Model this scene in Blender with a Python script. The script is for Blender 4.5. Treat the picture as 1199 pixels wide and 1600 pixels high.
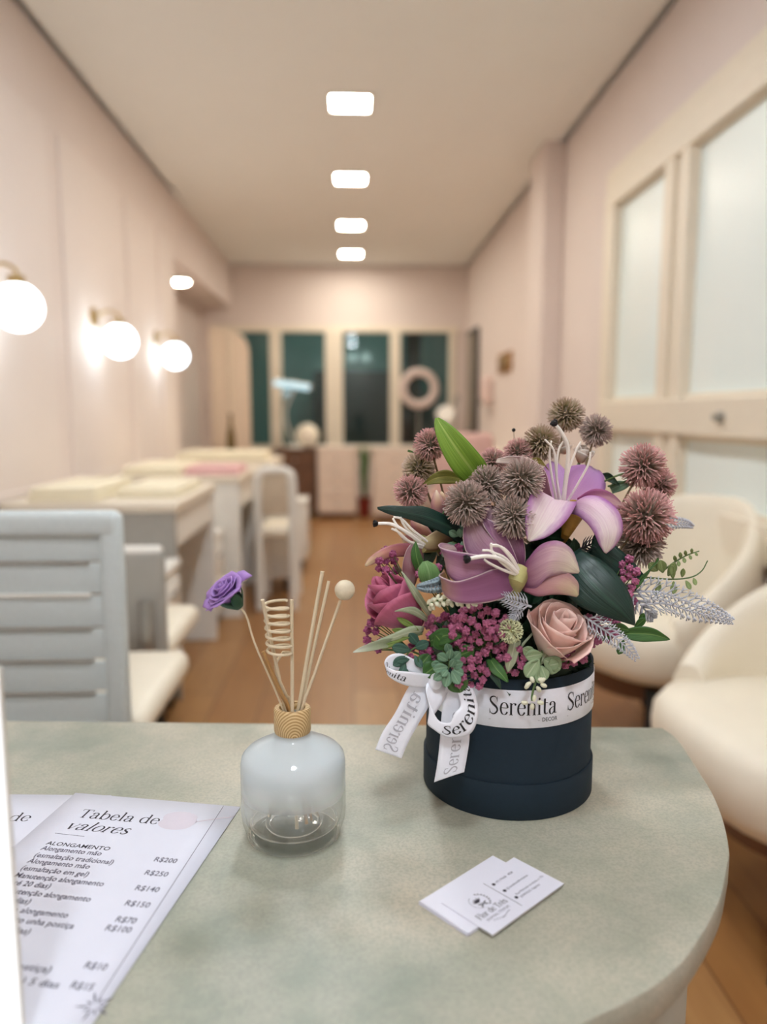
import bpy, bmesh, math, random
import numpy as np
from mathutils import Vector, Matrix

for o in list(bpy.data.objects):
    bpy.data.objects.remove(o, do_unlink=True)
SC = bpy.context.scene
COL = SC.collection
random.seed(7)
PI = math.pi
TAB = 0.742          # desk top height
EYE = 1.12           # camera height

# ------------------------------------------------------------------ camera
PITCH, YAW, FPX = math.radians(7.36), math.radians(2.343), 1200.0
cam_d = bpy.data.cameras.new('camera')
cam = bpy.data.objects.new('camera', cam_d)
COL.objects.link(cam)
SC.camera = cam
cam.location = (0, 0, EYE)
cam.rotation_euler = (PI / 2 - PITCH, 0, -YAW)
cam_d.sensor_fit = 'VERTICAL'
cam_d.sensor_height = 36.0
cam_d.lens = 36.0 * FPX / 1600.0
cam_d.clip_start = 0.01
cam_d.dof.use_dof = True
cam_d.dof.focus_distance = 0.715
cam_d.dof.aperture_fstop = 2.5
cam_d.dof.aperture_blades = 0

# ------------------------------------------------------------------ world, view
world = bpy.data.worlds.new('world')
SC.world = world
world.use_nodes = True
_bg = world.node_tree.nodes['Background']
_bg.inputs[0].default_value = (0.10, 0.13, 0.16, 1)
_bg.inputs[1].default_value = 0.25
SC.view_settings.view_transform = 'Standard'
SC.view_settings.look = 'None'
SC.view_settings.gamma = 1.0
SC.view_settings.exposure = 1.3
SC.view_settings.use_curve_mapping = False
SC.cycles.use_denoising = True
SC.cycles.max_bounces = 12
SC.cycles.diffuse_bounces = 5
SC.cycles.transparent_max_bounces = 12
SC.cycles.transmission_bounces = 12
SC.cycles.sample_clamp_indirect = 6.0
SC.cycles.blur_glossy = 0.5

PANEL_E = 44.0       # emission of the square ceiling panels
GLOBE_E = 3.2
PANEL_C = (1.0, 0.93, 0.80)
NEAR_C = (0.90, 0.98, 1.06)
GLOBE_C = (0.82, 0.93, 1.0)

# ------------------------------------------------------------------ pixel helper: a pixel and a depth give a real point
_f = Vector((math.sin(YAW) * math.cos(PITCH), math.cos(YAW) * math.cos(PITCH), -math.sin(PITCH)))
_r = Vector((math.cos(YAW), -math.sin(YAW), 0))
_u = _r.cross(_f)
CAMP = Vector((0, 0, EYE))
def ray(u, v):
    return _r * ((u - 599.5) / FPX) + _u * ((800.0 - v) / FPX) + _f
def W(u, v, Y):
    d = ray(u, v)
    return CAMP + d * (Y / d.y)
def WZ(u, v, z):
    d = ray(u, v)
    return CAMP + d * ((z - EYE) / d.z)
def WX(u, v, x):
    d = ray(u, v)
    return CAMP + d * (x / d.x)

# ------------------------------------------------------------------ materials
def lin(c):
    if isinstance(c, str):
        c = tuple(int(c[i:i + 2], 16) for i in (0, 2, 4))
    r = []
    for x in c[:3]:
        x = x / 255.0
        r.append(x / 12.92 if x <= 0.04045 else ((x + 0.055) / 1.055) ** 2.4)
    return (r[0], r[1], r[2], 1.0)

class NT:
    def __init__(s, name):
        s.m = bpy.data.materials.new(name)
        s.m.use_nodes = True
        s.t = s.m.node_tree
        s.t.nodes.clear()
        s.out = s.t.nodes.new('ShaderNodeOutputMaterial')
    def n(s, typ, **kw):
        nd = s.t.nodes.new(typ)
        for k, v in kw.items():
            setattr(nd, k, v)
        return nd
    def l(s, a, b):
        s.t.links.new(a, b)
    def pr(s, col=None, rough=0.5, metal=0.0, **kw):
        p = s.n('ShaderNodeBsdfPrincipled')
        if col is not None:
            p.inputs['Base Color'].default_value = col
        p.inputs['Roughness'].default_value = rough
        p.inputs['Metallic'].default_value = metal
        for k, v in kw.items():
            p.inputs[k].default_value = v
        s.l(p.outputs[0], s.out.inputs[0])
        return p
    def noise(s, scale, detail=3, vec=None, rough=0.55):
        nd = s.n('ShaderNodeTexNoise')
        nd.inputs['Scale'].default_value = scale
        nd.inputs['Detail'].default_value = detail
        nd.inputs['Roughness'].default_value = rough
        if vec is not None:
            s.l(vec, nd.inputs['Vector'])
        return nd.outputs['Fac']
    def ramp(s, fac, stops, interp='LINEAR'):
        r = s.n('ShaderNodeValToRGB')
        r.color_ramp.interpolation = interp
        e = r.color_ramp.elements
        while len(e) < len(stops):
            e.new(0.5)
        for i, (p, c) in enumerate(stops):
            e[i].position = p
            e[i].color = c
        s.l(fac, r.inputs[0])
        return r.outputs[0]
    def mix(s, fac, a, b, mode='MIX'):
        m = s.n('ShaderNodeMix', data_type='RGBA', blend_type=mode)
        for sock, v in ((m.inputs['Factor'], fac), (m.inputs['A'], a), (m.inputs['B'], b)):
            pass
        for key, v in ((0, fac), (6, a), (7, b)):
            if hasattr(v, 'is_output'):
                s.l(v, m.inputs[key])
            else:
                m.inputs[key].default_value = v
        return m.outputs[2]
    def math(s, op, a, b=None):
        m = s.n('ShaderNodeMath', operation=op)
        for i, v in enumerate((a, b)):
            if v is None:
                continue
            if hasattr(v, 'is_output'):
                s.l(v, m.inputs[i])
            else:
                m.inputs[i].default_value = v
        return m.outputs[0]
    def coord(s, which='Object', scale=None):
        c = s.n('ShaderNodeTexCoord').outputs[which]
        if scale:
            mp = s.n('ShaderNodeMapping')
            mp.inputs['Scale'].default_value = scale
            s.l(c, mp.inputs[0])
            return mp.outputs[0]
        return c
    def bump(s, p, h, strength=0.3, dist=0.002):
        b = s.n('ShaderNodeBump')
        b.inputs['Strength'].default_value = strength
        b.inputs['Distance'].default_value = dist
        s.l(h, b.inputs['Height'])
        s.l(b.outputs[0], p.inputs['Normal'])

def mat(name, col, rough=0.5, metal=0.0, var=0.06, scale=20.0, bump=0.0, **kw):
    """One colour with a little procedural variation."""
    t = NT(name)
    c = lin(col)
    p = t.pr(c, rough, metal, **kw)
    f = t.noise(scale, 4, t.coord('Object'))
    lo = tuple(max(0, x * (1 - var)) for x in c[:3]) + (1,)
    hi = tuple(min(1, x * (1 + var)) for x in c[:3]) + (1,)
    t.l(t.ramp(f, [(0.3, lo), (0.7, hi)]), p.inputs['Base Color'])
    if bump:
        t.bump(p, f, bump, 0.002)
    return t.m

def emit(name, col, strength):
    t = NT(name)
    e = t.n('ShaderNodeEmission')
    e.inputs[0].default_value = tuple(col) + (1,)
    e.inputs[1].default_value = strength
    t.l(e.outputs[0], t.out.inputs[0])
    return t.m

def petal_mat(name, base, mid, tip, edge, amt=0.9, streak=0.25, rough=0.5, freckle=None, e0=0.25, e1=0.95, split=(0.0, 0.45, 0.92), rim=None):
    """Petal: colour runs base > mid > tip along v, blends to the edge colour across u, with fine lengthwise veins."""
    t = NT(name)
    p = t.pr(None, rough)
    uv = t.coord('UV')
    sp = t.n('ShaderNodeSeparateXYZ')
    t.l(uv, sp.inputs[0])
    u, v = sp.outputs[0], sp.outputs[1]
    along = t.ramp(v, [(split[0], lin(base)), (split[1], lin(mid)), (split[2], lin(tip))])
    a = t.math('ABSOLUTE', t.math('SUBTRACT', t.math('MULTIPLY', u, 2.0), 1.0))
    wob = t.noise(9, 2, t.coord('UV', (1, 1, 1)))
    a2 = t.math('ADD', a, t.math('MULTIPLY', t.math('SUBTRACT', wob, 0.5), 0.5))
    k = t.ramp(a2, [(e0, (0, 0, 0, 1)), (e1, (amt, amt, amt, 1))])
    c = t.mix(k, along, lin(edge))
    st = t.noise(1.0, 4, t.coord('UV', (26, 1.6, 1)))
    c = t.mix(t.ramp(st, [(0.35, (0, 0, 0, 1)), (0.75, (streak, streak, streak, 1))]), c, lin(base))
    if rim:
        c = t.mix(t.ramp(a, [(0.93, (0, 0, 0, 1)), (0.97, (.8, .8, .8, 1))]), c, lin(rim))
    if freckle:
        vo = t.n('ShaderNodeTexVoronoi')
        t.l(t.coord('UV', (9, 14, 1)), vo.inputs['Vector'])
        spot = t.ramp(vo.outputs['Distance'], [(0.10, (1, 1, 1, 1)), (0.17, (0, 0, 0, 1))])
        lim = t.ramp(v, [(0.15, (1, 1, 1, 1)), (0.6, (0, 0, 0, 1))])
        c = t.mix(t.math('MULTIPLY', spot, lim), c, lin(freckle))
    t.l(c, p.inputs['Base Color'])
    t.bump(p, st, 0.25, 0.001)
    return t.m

def leaf_mat(name, dark, light, vein, rough=0.45, veins=True):
    t = NT(name)
    p = t.pr(None, rough)
    sp = t.n('ShaderNodeSeparateXYZ')
    t.l(t.coord('UV'), sp.inputs[0])
    u, v = sp.outputs[0], sp.outputs[1]
    st = t.noise(1.0, 3, t.coord('UV', (20, 1.5, 1)))
    c = t.ramp(st, [(0.3, lin(dark)), (0.7, lin(light))])
    a = t.math('ABSOLUTE', t.math('SUBTRACT', t.math('MULTIPLY', u, 2.0), 1.0))
    if veins:
        c = t.mix(t.ramp(a, [(0.03, (0.8, 0.8, 0.8, 1)), (0.12, (0, 0, 0, 1))]), c, lin(vein))
    t.l(c, p.inputs['Base Color'])
    t.bump(p, st, 0.5, 0.001)
    return t.m

# ------------------------------------------------------------------ mesh building
class MB:
    def __init__(s):
        s.v, s.f, s.uv = [], [], []
        s.has_uv = False
    def add(s, verts, faces, uvs=None):
        b = len(s.v)
        s.v += [tuple(x) for x in verts]
        s.f += [tuple(b + i for i in f) for f in faces]
        if uvs:
            s.has_uv = True
            s.uv += list(uvs)
        else:
            s.uv += [(0.5, 0.5)] * len(verts)
        return s
    def box(s, a, b, bev=0.0, seg=2, rot=None, about=None):
        bm = bmesh.new()
        bmesh.ops.create_cube(bm, size=1.0)
        sx, sy, sz = (b[i] - a[i] for i in range(3))
        c = Vector([(a[i] + b[i]) / 2 for i in range(3)])
        for v in bm.verts:
            v.co = Vector((v.co.x * sx, v.co.y * sy, v.co.z * sz))
        if bev:
            bmesh.ops.bevel(bm, geom=list(bm.edges), offset=min(bev, 0.49 * min(abs(sx), abs(sy), abs(sz))), segments=seg, affect='EDGES', profile=0.5)
        R = rot if rot is not None else Matrix.Identity(3)
        ab = Vector(about) if about is not None else c
        bm.verts.index_update()
        s.add([R @ (v.co + c - ab) + ab for v in bm.verts], [[v.index for v in f.verts] for f in bm.faces])
        bm.free()
        return s
    def tube(s, pts, rad, n=8, caps=True, flat=None):
        pts = [Vector(p) for p in pts]
        if not hasattr(rad, '__len__'):
            rad = [rad] * len(pts)
        vs, fs, uvs = [], [], []
        t0 = (pts[1] - pts[0]).normalized()
        ref = Vector((0, 0, 1)) if abs(t0.z) < 0.9 else Vector((1, 0, 0))
        x = t0.cross(ref).normalized()
        for i, p in enumerate(pts):
            t = (pts[min(i + 1, len(pts) - 1)] - pts[max(i - 1, 0)]).normalized()
            x = (x - t * x.dot(t)).normalized()
            y = t.cross(x)
            for k in range(n):
                a = 2 * PI * k / n
                vs.append(p + (x * math.cos(a) + y * math.sin(a)) * rad[i])
                uvs.append((k / n, i / (len(pts) - 1)))
        for i in range(len(pts) - 1):
            for k in range(n):
                k2 = (k + 1) % n
                fs.append((i * n + k, i * n + k2, (i + 1) * n + k2, (i + 1) * n + k))
        if caps:
            fs.append(tuple(range(n - 1, -1, -1)))
            fs.append(tuple((len(pts) - 1) * n + k for k in range(n)))
        return s.add(vs, fs, uvs)
    def lathe(s, prof, c=(0, 0, 0), n=48, closed=False, axis=None):
        """prof: (radius, height) pairs; r = 0 makes a pole."""
        c = Vector(c)
        R = Matrix.Identity(3)
        if axis is not None:
            R = Vector((0, 0, 1)).rotation_difference(Vector(axis)).to_matrix()
        vs, fs, rows, uvs = [], [], [], []
        L = len(prof)
        for j, (r, z) in enumerate(prof):
            if r < 1e-7:
                rows.append([len(vs)])
                vs.append(c + R @ Vector((0, 0, z)))
                uvs.append((0.5, j / (L - 1)))
            else:
                row = []
                for k in range(n):
                    a = 2 * PI * k / n
                    row.append(len(vs))
                    vs.append(c + R @ Vector((r * math.cos(a), r * math.sin(a), z)))
                    uvs.append((k / n, j / (L - 1)))
                rows.append(row)
        prs = list(zip(rows, rows[1:])) + ([(rows[-1], rows[0])] if closed else [])
        for A, B in prs:
            for k in range(n):
                k2 = (k + 1) % n
                if len(A) == 1 and len(B) == 1:
                    continue
                if len(A) == 1:
                    fs.append((A[0], B[k2], B[k]))
                elif len(B) == 1:
                    fs.append((A[k], A[k2], B[0]))
                else:
                    fs.append((A[k], A[k2], B[k2], B[k]))
        return s.add(vs, fs, uvs)
    def ball(s, c, r, n=12, m=8, scale=(1, 1, 1), axis=None):
        prof = [(math.sin(PI * i / m) * r * scale[0], -math.cos(PI * i / m) * r * scale[2]) for i in range(m + 1)]
        prof[0] = (0, prof[0][1]); prof[-1] = (0, prof[-1][1])
        return s.lathe(prof, c, n, axis=axis)
    def grid(s, P, uv=None, close_u=False):
        nv, nu = len(P), len(P[0])
        vs = [p for row in P for p in row]
        uvs = uv or [(k / (nu - 1), j / (nv - 1)) for j in range(nv) for k in range(nu)]
        fs = []
        for j in range(nv - 1):
            for k in range(nu - 1 if not close_u else nu):
                k2 = (k + 1) % nu
                fs.append((j * nu + k, j * nu + k2, (j + 1) * nu + k2, (j + 1) * nu + k))
        return s.add(vs, fs, uvs)
    def prism(s, pts2, z0, z1, bev=0.0):
        bm = bmesh.new()
        vs = [bm.verts.new((p[0], p[1], z0)) for p in pts2]
        f = bm.faces.new(vs)
        r = bmesh.ops.extrude_face_region(bm, geom=[f])
        for g in r['geom']:
            if isinstance(g, bmesh.types.BMVert):
                g.co.z = z1
        bmesh.ops.recalc_face_normals(bm, faces=list(bm.faces))
        if bev:
            ed = [e for e in bm.edges if abs(e.verts[0].co.z - e.verts[1].co.z) < 1e-7]
            bmesh.ops.bevel(bm, geom=ed, offset=bev, segments=2, affect='EDGES', profile=0.5)
        bm.verts.index_update()
        s.add([v.co.copy() for v in bm.verts], [[v.index for v in f.verts] for f in bm.faces])
        bm.free()
        return s
    def mesh(s, name, m, smooth=True, angle=40):
        me = bpy.data.meshes.new(name)
        me.from_pydata(s.v, [], s.f)
        me.update()
        if s.has_uv:
            ul = me.uv_layers.new(name='UVMap')
            li = np.zeros(len(me.loops), dtype=np.int32)
            me.loops.foreach_get('vertex_index', li)
            ul.data.foreach_set('uv', np.array(s.uv, dtype=np.float32)[li].ravel())
        for mm in (m if isinstance(m, (list, tuple)) else [m]):
            me.materials.append(mm)
        if smooth:
            me.polygons.foreach_set('use_smooth', [True] * len(me.polygons))
            if angle < 180:
                try:
                    me.set_sharp_from_angle(angle=math.radians(angle))
                except Exception:
                    pass
        return me
    def build(s, name, m, parent=None, smooth=True, angle=40, fixn=True):
        me = s.mesh(name, m, smooth, angle)
        if fixn:
            bm = bmesh.new(); bm.from_mesh(me)
            bmesh.ops.recalc_face_normals(bm, faces=list(bm.faces))
            bm.to_mesh(me); bm.free()
        return link(name, me, parent)

def link(name, me, parent=None):
    o = bpy.data.objects.new(name, me)
    COL.objects.link(o)
    if parent is not None:
        o.parent = parent
        top = parent
        base = Vector()
        while top is not None:
            base += top.location
            top = top.parent
        o.location = -base      # meshes are written in world coordinates; things are unrotated Empties
    return o

def solid(o, th, offset=0.0):
    md = o.modifiers.new('solidify', 'SOLIDIFY')
    md.thickness = th
    md.offset = offset
    return o

def thing(name, label, cat, loc=(0, 0, 0), group=None):
    o = bpy.data.objects.new(name, None)
    o.empty_display_size = 0.05
    COL.objects.link(o)
    o.location = loc
    tag(o, label, cat, group)
    return o
def tag(o, label, cat, group=None, kind=None):
    o['label'] = label
    o['category'] = cat
    if group:
        o['group'] = group
    if kind:
        o['kind'] = kind
    return o
def struct(o, label=None):
    o['kind'] = 'structure'
    if label:
        o['label'] = label
    return o

def catmull(vals, n):
    """Catmull-Rom through a list of numpy rows, n samples."""
    A = np.array(vals, dtype=float)
    k = len(A)
    out = []
    for i in range(n):
        x = i / (n - 1) * (k - 1)
        j = min(int(x), k - 2)
        t = x - j
        p1, p2 = A[j], A[j + 1]
        p0 = A[j - 1] if j > 0 else 2 * p1 - p2
        p3 = A[j + 2] if j + 2 < k else 2 * p2 - p1
        out.append(0.5 * ((2 * p1) + (-p0 + p2) * t + (2 * p0 - 5 * p1 + 4 * p2 - p3) * t * t + (-p0 + 3 * p1 - 3 * p2 + p3) * t ** 3))
    return np.array(out)

def sheet(st, nu=9, nv=18, cup=0.0, ridge=0.0, wave=0.0, ph=0.0):
    """A petal, leaf or ribbon: stations (u, v, Y, su, sv[, sY]) = a point and the half-width vector to its right edge."""
    rows = []
    for s in st:
        u, v, Y, su, sv = s[:5]
        sY = s[5] if len(s) > 5 else 0.0
        c = W(u, v, Y)
        e = W(u + su, v + sv, Y + sY)
        rows.append(list(c) + list(e - c))
    M = catmull(rows, nv)
    P = []
    Np = None
    for j in range(nv):
        c = Vector(M[j][:3]); sd = Vector(M[j][3:])
        tg = Vector(M[min(j + 1, nv - 1)][:3] - M[max(j - 1, 0)][:3])
        n = tg.cross(sd)
        n = n.normalized() if n.length > 1e-12 else (Np or Vector((0, -1, 0)))
        if Np is None:
            if n.dot(CAMP - c) < 0: n = -n
        elif n.dot(Np) < 0:
            n = -n
        Np = n
        w = sd.length
        row = []
        for k in range(nu):
            t = 2 * k / (nu - 1) - 1
            h = cup * w * t * t + ridge * w * max(0, 1 - abs(t) * 4) + wave * w * math.sin(ph + j * 0.9 + t * 2) * t * t
            row.append(c + sd * t + n * h)
        P.append(row)
    return P

def petal(st, m, parent, cup=0.0, ridge=0.05, name='petal', th=0.0006, nu=9, nv=18, wave=0.0, ph=0.0):
    b = MB().grid(sheet(st, nu, nv, cup, ridge, wave, ph))
    return solid(b.build(name, m, parent, angle=180, fixn=False), th)

def bez(p0, p1, p2, n=10):
    p0, p1, p2 = Vector(p0), Vector(p1), Vector(p2)
    return [p0 * (1 - t) ** 2 + p1 * 2 * t * (1 - t) + p2 * t * t for t in [i / (n - 1) for i in range(n)]]
def crv(pts, n=12):
    return [Vector(p) for p in catmull([list(p) for p in pts], n)]
# ------------------------------------------------------------------ lettering
def arc(cx, cy, rx, ry, a0, a1, n=12):
    return [(cx + rx * math.cos(math.radians(a0 + (a1 - a0) * i / n)), cy + ry * math.sin(math.radians(a0 + (a1 - a0) * i / n))) for i in range(n + 1)]
def sp2(pts, n=22):
    return [tuple(p) for p in catmull([list(p) for p in pts], n)]
_srf = lambda x, y, w=0.09: ('h', [(x - w, y), (x + w, y)])
GLYPH = {   # advance, strokes; 'd' width follows the direction, 'h' hairline, 'm' thick in the middle, 'o' dot
    'S': (0.52, [('m', sp2([(.41, .55), (.36, .67), (.24, .705), (.10, .65), (.08, .52), (.22, .39), (.38, .27), (.42, .14), (.32, .02), (.20, -.01), (.08, .05), (.05, .18)])), ('h', [(.41, .50), (.41, .70)]), ('h', [(.05, .0), (.05, .20)])]),
    'e': (0.46, [('h', [(.07, .27), (.40, .27)]), ('d', arc(.235, .24, .17, .25, 8, 330, 20))]),
    'r': (0.38, [('d', [(.11, 0), (.11, .47)]), ('h', sp2([(.12, .33), (.18, .44), (.28, .48)], 8)), ('o', (.31, .43)), _srf(.11, 0), ('h', [(.03, .47), (.11, .47)])]),
    'n': (0.54, [('d', [(.11, 0), (.11, .47)]), ('h', sp2([(.12, .33), (.20, .45), (.30, .48)], 8)), ('d', sp2([(.30, .48), (.40, .42), (.41, .28), (.41, 0)], 12)), _srf(.11, 0), _srf(.41, 0), ('h', [(.03, .47), (.11, .47)])]),
    'i': (0.26, [('d', [(.12, 0), (.12, .47)]), ('o', (.12, .64)), _srf(.12, 0), ('h', [(.04, .47), (.12, .47)])]),
    't': (0.34, [('d', sp2([(.14, .64), (.14, .40), (.14, .12), (.20, .01), (.30, .05)], 14)), ('h', [(.02, .47), (.30, .47)])]),
    'a': (0.48, [('d', sp2([(.34, .30), (.34, .12), (.37, .02), (.46, .03)], 10)), ('d', sp2([(.08, .38), (.14, .47), (.26, .48), (.34, .40), (.34, .30)], 12)), ('d', sp2([(.34, .28), (.18, .25), (.07, .15), (.10, .02), (.20, -.01), (.34, .10)], 14)), ('o', (.10, .38))]),
    'T': (0.60, [('d', [(.30, 0), (.30, .70)]), ('h', [(.04, .70), (.56, .70)]), ('h', [(.04, .56), (.04, .70)]), ('h', [(.56, .56), (.56, .70)]), _srf(.30, 0, .11)]),
    'b': (0.52, [('d', [(.10, 0), (.10, .74)]), ('d', arc(.27, .24, .18, .25, 140, -150, 20)), ('h', [(.03, .74), (.10, .74)])]),
    'd': (0.54, [('d', [(.42, 0), (.42, .74)]), ('d', arc(.25, .24, .18, .25, 40, 330, 20)), ('h', [(.34, .74), (.42, .74)]), ('h', [(.42, 0), (.50, 0)])]),
    'l': (0.26, [('d', [(.12, 0), (.12, .74)]), _srf(.12, 0), ('h', [(.04, .74), (.12, .74)])]),
    'v': (0.48, [('d', [(.05, .47), (.24, 0)]), ('h', [(.24, 0), (.42, .47)]), _srf(.06, .47, .07), _srf(.41, .47, .06)]),
    'o': (0.50, [('d', arc(.25, .235, .19, .25, 0, 360, 26))]),
    's': (0.40, [('m', sp2([(.31, .38), (.26, .46), (.17, .48), (.08, .41), (.10, .31), (.22, .23), (.32, .14), (.30, .03), (.19, -.01), (.09, .03), (.06, .12)], 18))]),
    'F': (0.54, [('d', [(.12, 0), (.12, .70)]), ('h', [(.04, .70), (.50, .70)]), ('h', [(.12, .37), (.38, .37)]), ('h', [(.50, .55), (.50, .70)]), ('h', [(.38, .29), (.38, .45)]), _srf(.12, 0, .1)]),
    ' ': (0.26, []),
}
GLYPH['ê'] = (GLYPH['e'][0], GLYPH['e'][1] + [('h', [(.13, .58), (.235, .68)]), ('h', [(.235, .68), (.34, .58)])])
def serif(text, thick=0.085, thin=0.022, slant=0.0, mirror=False):
    """Didone letters as flat quads in a unit box (cap height 0.7): returns verts, faces, width."""
    vs, fs = [], []
    x0 = 0.0
    for ch in text:
        adv, strokes = GLYPH[ch]
        for kind, pts in strokes:
            if kind == 'o':
                c = pts
                b = len(vs)
                n = 10
                vs += [(x0 + c[0] + .052 * math.cos(2 * PI * k / n), c[1] + .052 * math.sin(2 * PI * k / n)) for k in range(n)]
                fs.append(tuple(range(b, b + n)))
                continue
            if len(pts) == 2 and kind == 'd':
                pts = [(pts[0][0] + (pts[1][0] - pts[0][0]) * i / 5, pts[0][1] + (pts[1][1] - pts[0][1]) * i / 5) for i in range(6)]
            b = len(vs)
            L = len(pts)
            for i, p in enumerate(pts):
                q0, q1 = pts[max(i - 1, 0)], pts[min(i + 1, L - 1)]
                dx, dy = q1[0] - q0[0], q1[1] - q0[1]
                l = math.hypot(dx, dy) or 1
                dx, dy = dx / l, dy / l
                if kind == 'h': w = thin
                elif kind == 'm':
                    f = i / (L - 1)
                    w = thin + (thick - thin) * max(0, math.sin(PI * f)) ** 2.0
                else: w = thin + (thick - thin) * abs(dy) ** 2
                vs.append((x0 + p[0] - dy * w / 2, p[1] + dx * w / 2))
                vs.append((x0 + p[0] + dy * w / 2, p[1] - dx * w / 2))
            for i in range(L - 1):
                fs.append((b + 2 * i, b + 2 * i + 1, b + 2 * i + 3, b + 2 * i + 2))
        x0 += adv
    if slant:
        vs = [(x + y * slant, y) for x, y in vs]
    if mirror:
        vs = [(x0 - x, y) for x, y in vs]
    return vs, fs, x0
_sans_cache = {}
def sans(text, wide=1.0, slant=0.0, weight=0.0):
    """The built-in sans face as flat faces: verts, faces, width; about 0.7 cap height."""
    key = (text, wide, slant, weight)
    if key in _sans_cache:
        return _sans_cache[key]
    cu = bpy.data.curves.new('lettering', 'FONT')
    cu.body = text
    cu.size = 1.0
    cu.offset = weight
    cu.resolution_u = 2
    ob = bpy.data.objects.new('lettering', cu)
    COL.objects.link(ob)
    bpy.context.view_layer.update()
    dg = bpy.context.evaluated_depsgraph_get()
    me = bpy.data.meshes.new_from_object(ob.evaluated_get(dg))
    vs = [((v.co.x + v.co.y * slant) * wide, v.co.y) for v in me.vertices]
    fs = [tuple(p.vertices) for p in me.polygons]
    bpy.data.objects.remove(ob, do_unlink=True)
    bpy.data.curves.remove(cu)
    bpy.data.meshes.remove(me)
    w = max([v[0] for v in vs], default=0)
    _sans_cache[key] = (vs, fs, w)
    return _sans_cache[key]
def flat_text(mb, g, org, ex, ey, size, align='l', width=None):
    """Lay glyphs g on the plane org + x*ex + y*ey."""
    vs, fs, w = g
    k = size
    kx = size if width is None else width / w
    off = {'l': 0, 'r': -w * kx, 'c': -w * kx / 2}[align]
    mb.add([Vector(org) + Vector(ex) * (x * kx + off) + Vector(ey) * (y * k) for x, y in vs], fs)

# ------------------------------------------------------------------ colours shared by several things
M_wall = mat('wall_pink', 'E3D6CF', 0.75, var=0.015, scale=3)
M_ceil = mat('ceiling_paint', 'F6F6F2', 0.85, var=0.01, scale=2)
M_cream = mat('cream_paint', 'EADFCC', 0.45, var=0.02)
M_white = mat('white_laminate', 'EDEAE2', 0.4, var=0.02)
M_offw = mat('offwhite_leather', 'EFE6D3', 0.5, var=0.03, scale=8, bump=0.05)
M_lgrey = mat('light_grey_mesh', 'AEB9B9', 0.75, var=0.05, scale=120, bump=0.2)
M_grey = mat('grey_panel', 'A6A39B', 0.6, var=0.03)
M_metal = mat('brushed_metal', 'A8A8A4', 0.35, 0.8, var=0.03)
M_black = mat('black_plastic', '161616', 0.45)
M_dark = mat('dark_stamen', '0C0809', 0.7, scale=900, bump=0.8)
M_brownwood = mat('dark_brown_wood', '6B4A35', 0.5, var=0.2, scale=6)
M_pinkcush = mat('pink_fabric', 'DFB9B2', 0.8, var=0.05)
M_panel = emit('panel_light', PANEL_C, PANEL_E)
M_panel_near = emit('panel_light_near', NEAR_C, PANEL_E * 0.85)
M_panel_front = emit('panel_light_front', NEAR_C, PANEL_E * 0.85)
M_panel_rear = emit('panel_light_rear', NEAR_C, PANEL_E * 1.9)
M_globe = emit('globe_light', GLOBE_C, GLOBE_E)

# ------------------------------------------------------------------ the room
XL, XR, ZC, YB, YF = -1.355, 1.32, 2.77, 8.95, -1.6
def floor_mat():
    t = NT('wood_floor')
    p = t.pr(None, 0.38)
    br = t.n('ShaderNodeTexBrick')
    t.l(t.coord('Object', (1, 1, 1)), br.inputs['Vector'])
    mp = t.n('ShaderNodeMapping')
    mp.inputs['Rotation'].default_value = (0, 0, PI / 2)
    t.l(t.coord('Object'), mp.inputs[0])
    t.l(mp.outputs[0], br.inputs['Vector'])
    br.inputs['Scale'].default_value = 1.0
    br.inputs['Brick Width'].default_value = 1.2
    br.inputs['Row Height'].default_value = 0.18
    br.inputs['Mortar Size'].default_value = 0.003
    br.inputs['Color1'].default_value = lin('AA8050')
    br.inputs['Color2'].default_value = lin('9A6B3A')
    br.inputs['Mortar'].default_value = lin('644024')
    g = t.noise(3, 6, t.coord('Object', (14, 1.2, 1)))
    c = t.mix(t.ramp(g, [(0.3, (0, 0, 0, 1)), (0.75, (0.6, 0.6, 0.6, 1))]), br.outputs['Color'], lin('83562F'))
    t.l(c, p.inputs['Base Color'])
    return t.m
struct(MB().box((XL - 0.5, YF, -0.1), (XR + 0.2, YB + 3.2, 0.0)).build('floor', floor_mat(), smooth=False), 'reddish brown wooden plank floor running down the salon')
struct(MB().box((XL - 0.5, YF, ZC + 0.05), (XR + 0.2, YB + 0.2, ZC + 0.15)).build('ceiling', M_ceil, smooth=False), 'plain off-white ceiling with a row of square lights')
struct(MB().box((XL + 0.035, YF, ZC), (XR - 0.035, YB - 0.03, ZC + 0.05)).box((XL - 0.36, 6.15, ZC), (XL + 0.04, YB - 0.03, ZC + 0.05)).build('ceiling.002', M_ceil, smooth=False), 'lowered ceiling board with a dark shadow gap along the walls')
b = MB().box((XL - 0.15, YF, 0), (XL, 6.12, ZC))
wl = struct(b.build('wall_left', M_wall, smooth=False), 'pale pink left wall with three glowing globe lamps')
M_wall2 = mat('wall_pink_panel', 'E6DAD3', 0.7, var=0.012, scale=3)
for y0, y1 in ((0.35, 1.6), (1.75, 2.55), (2.66, 3.62), (3.78, 4.74), (4.84, 5.52), (5.62, 6.08)):
    MB().box((XL - 0.005, y0, 0.80), (XL + 0.012, y1, 2.40), 0.006).build('panel', M_wall2, wl, smooth=False)
struct(MB().box((XL - 0.49, 6.12, 0), (XL - 0.36, YB, ZC)).build('wall_left.001', M_wall, smooth=False), 'recessed stretch of pink left wall beyond the lamps')
struct(MB().box((XL - 0.36, 6.14, 2.30), (XL - 0.002, YB, ZC)).build('trim_1', M_wall, smooth=False), 'boxed soffit over the recess at the back left')
struct(MB().box((XL, YF, 0.775), (XL + 0.02, 6.1, 0.81), 0.004).build('trim_2', M_wall2, smooth=False), 'pink dado rail along the left wall')
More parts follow.
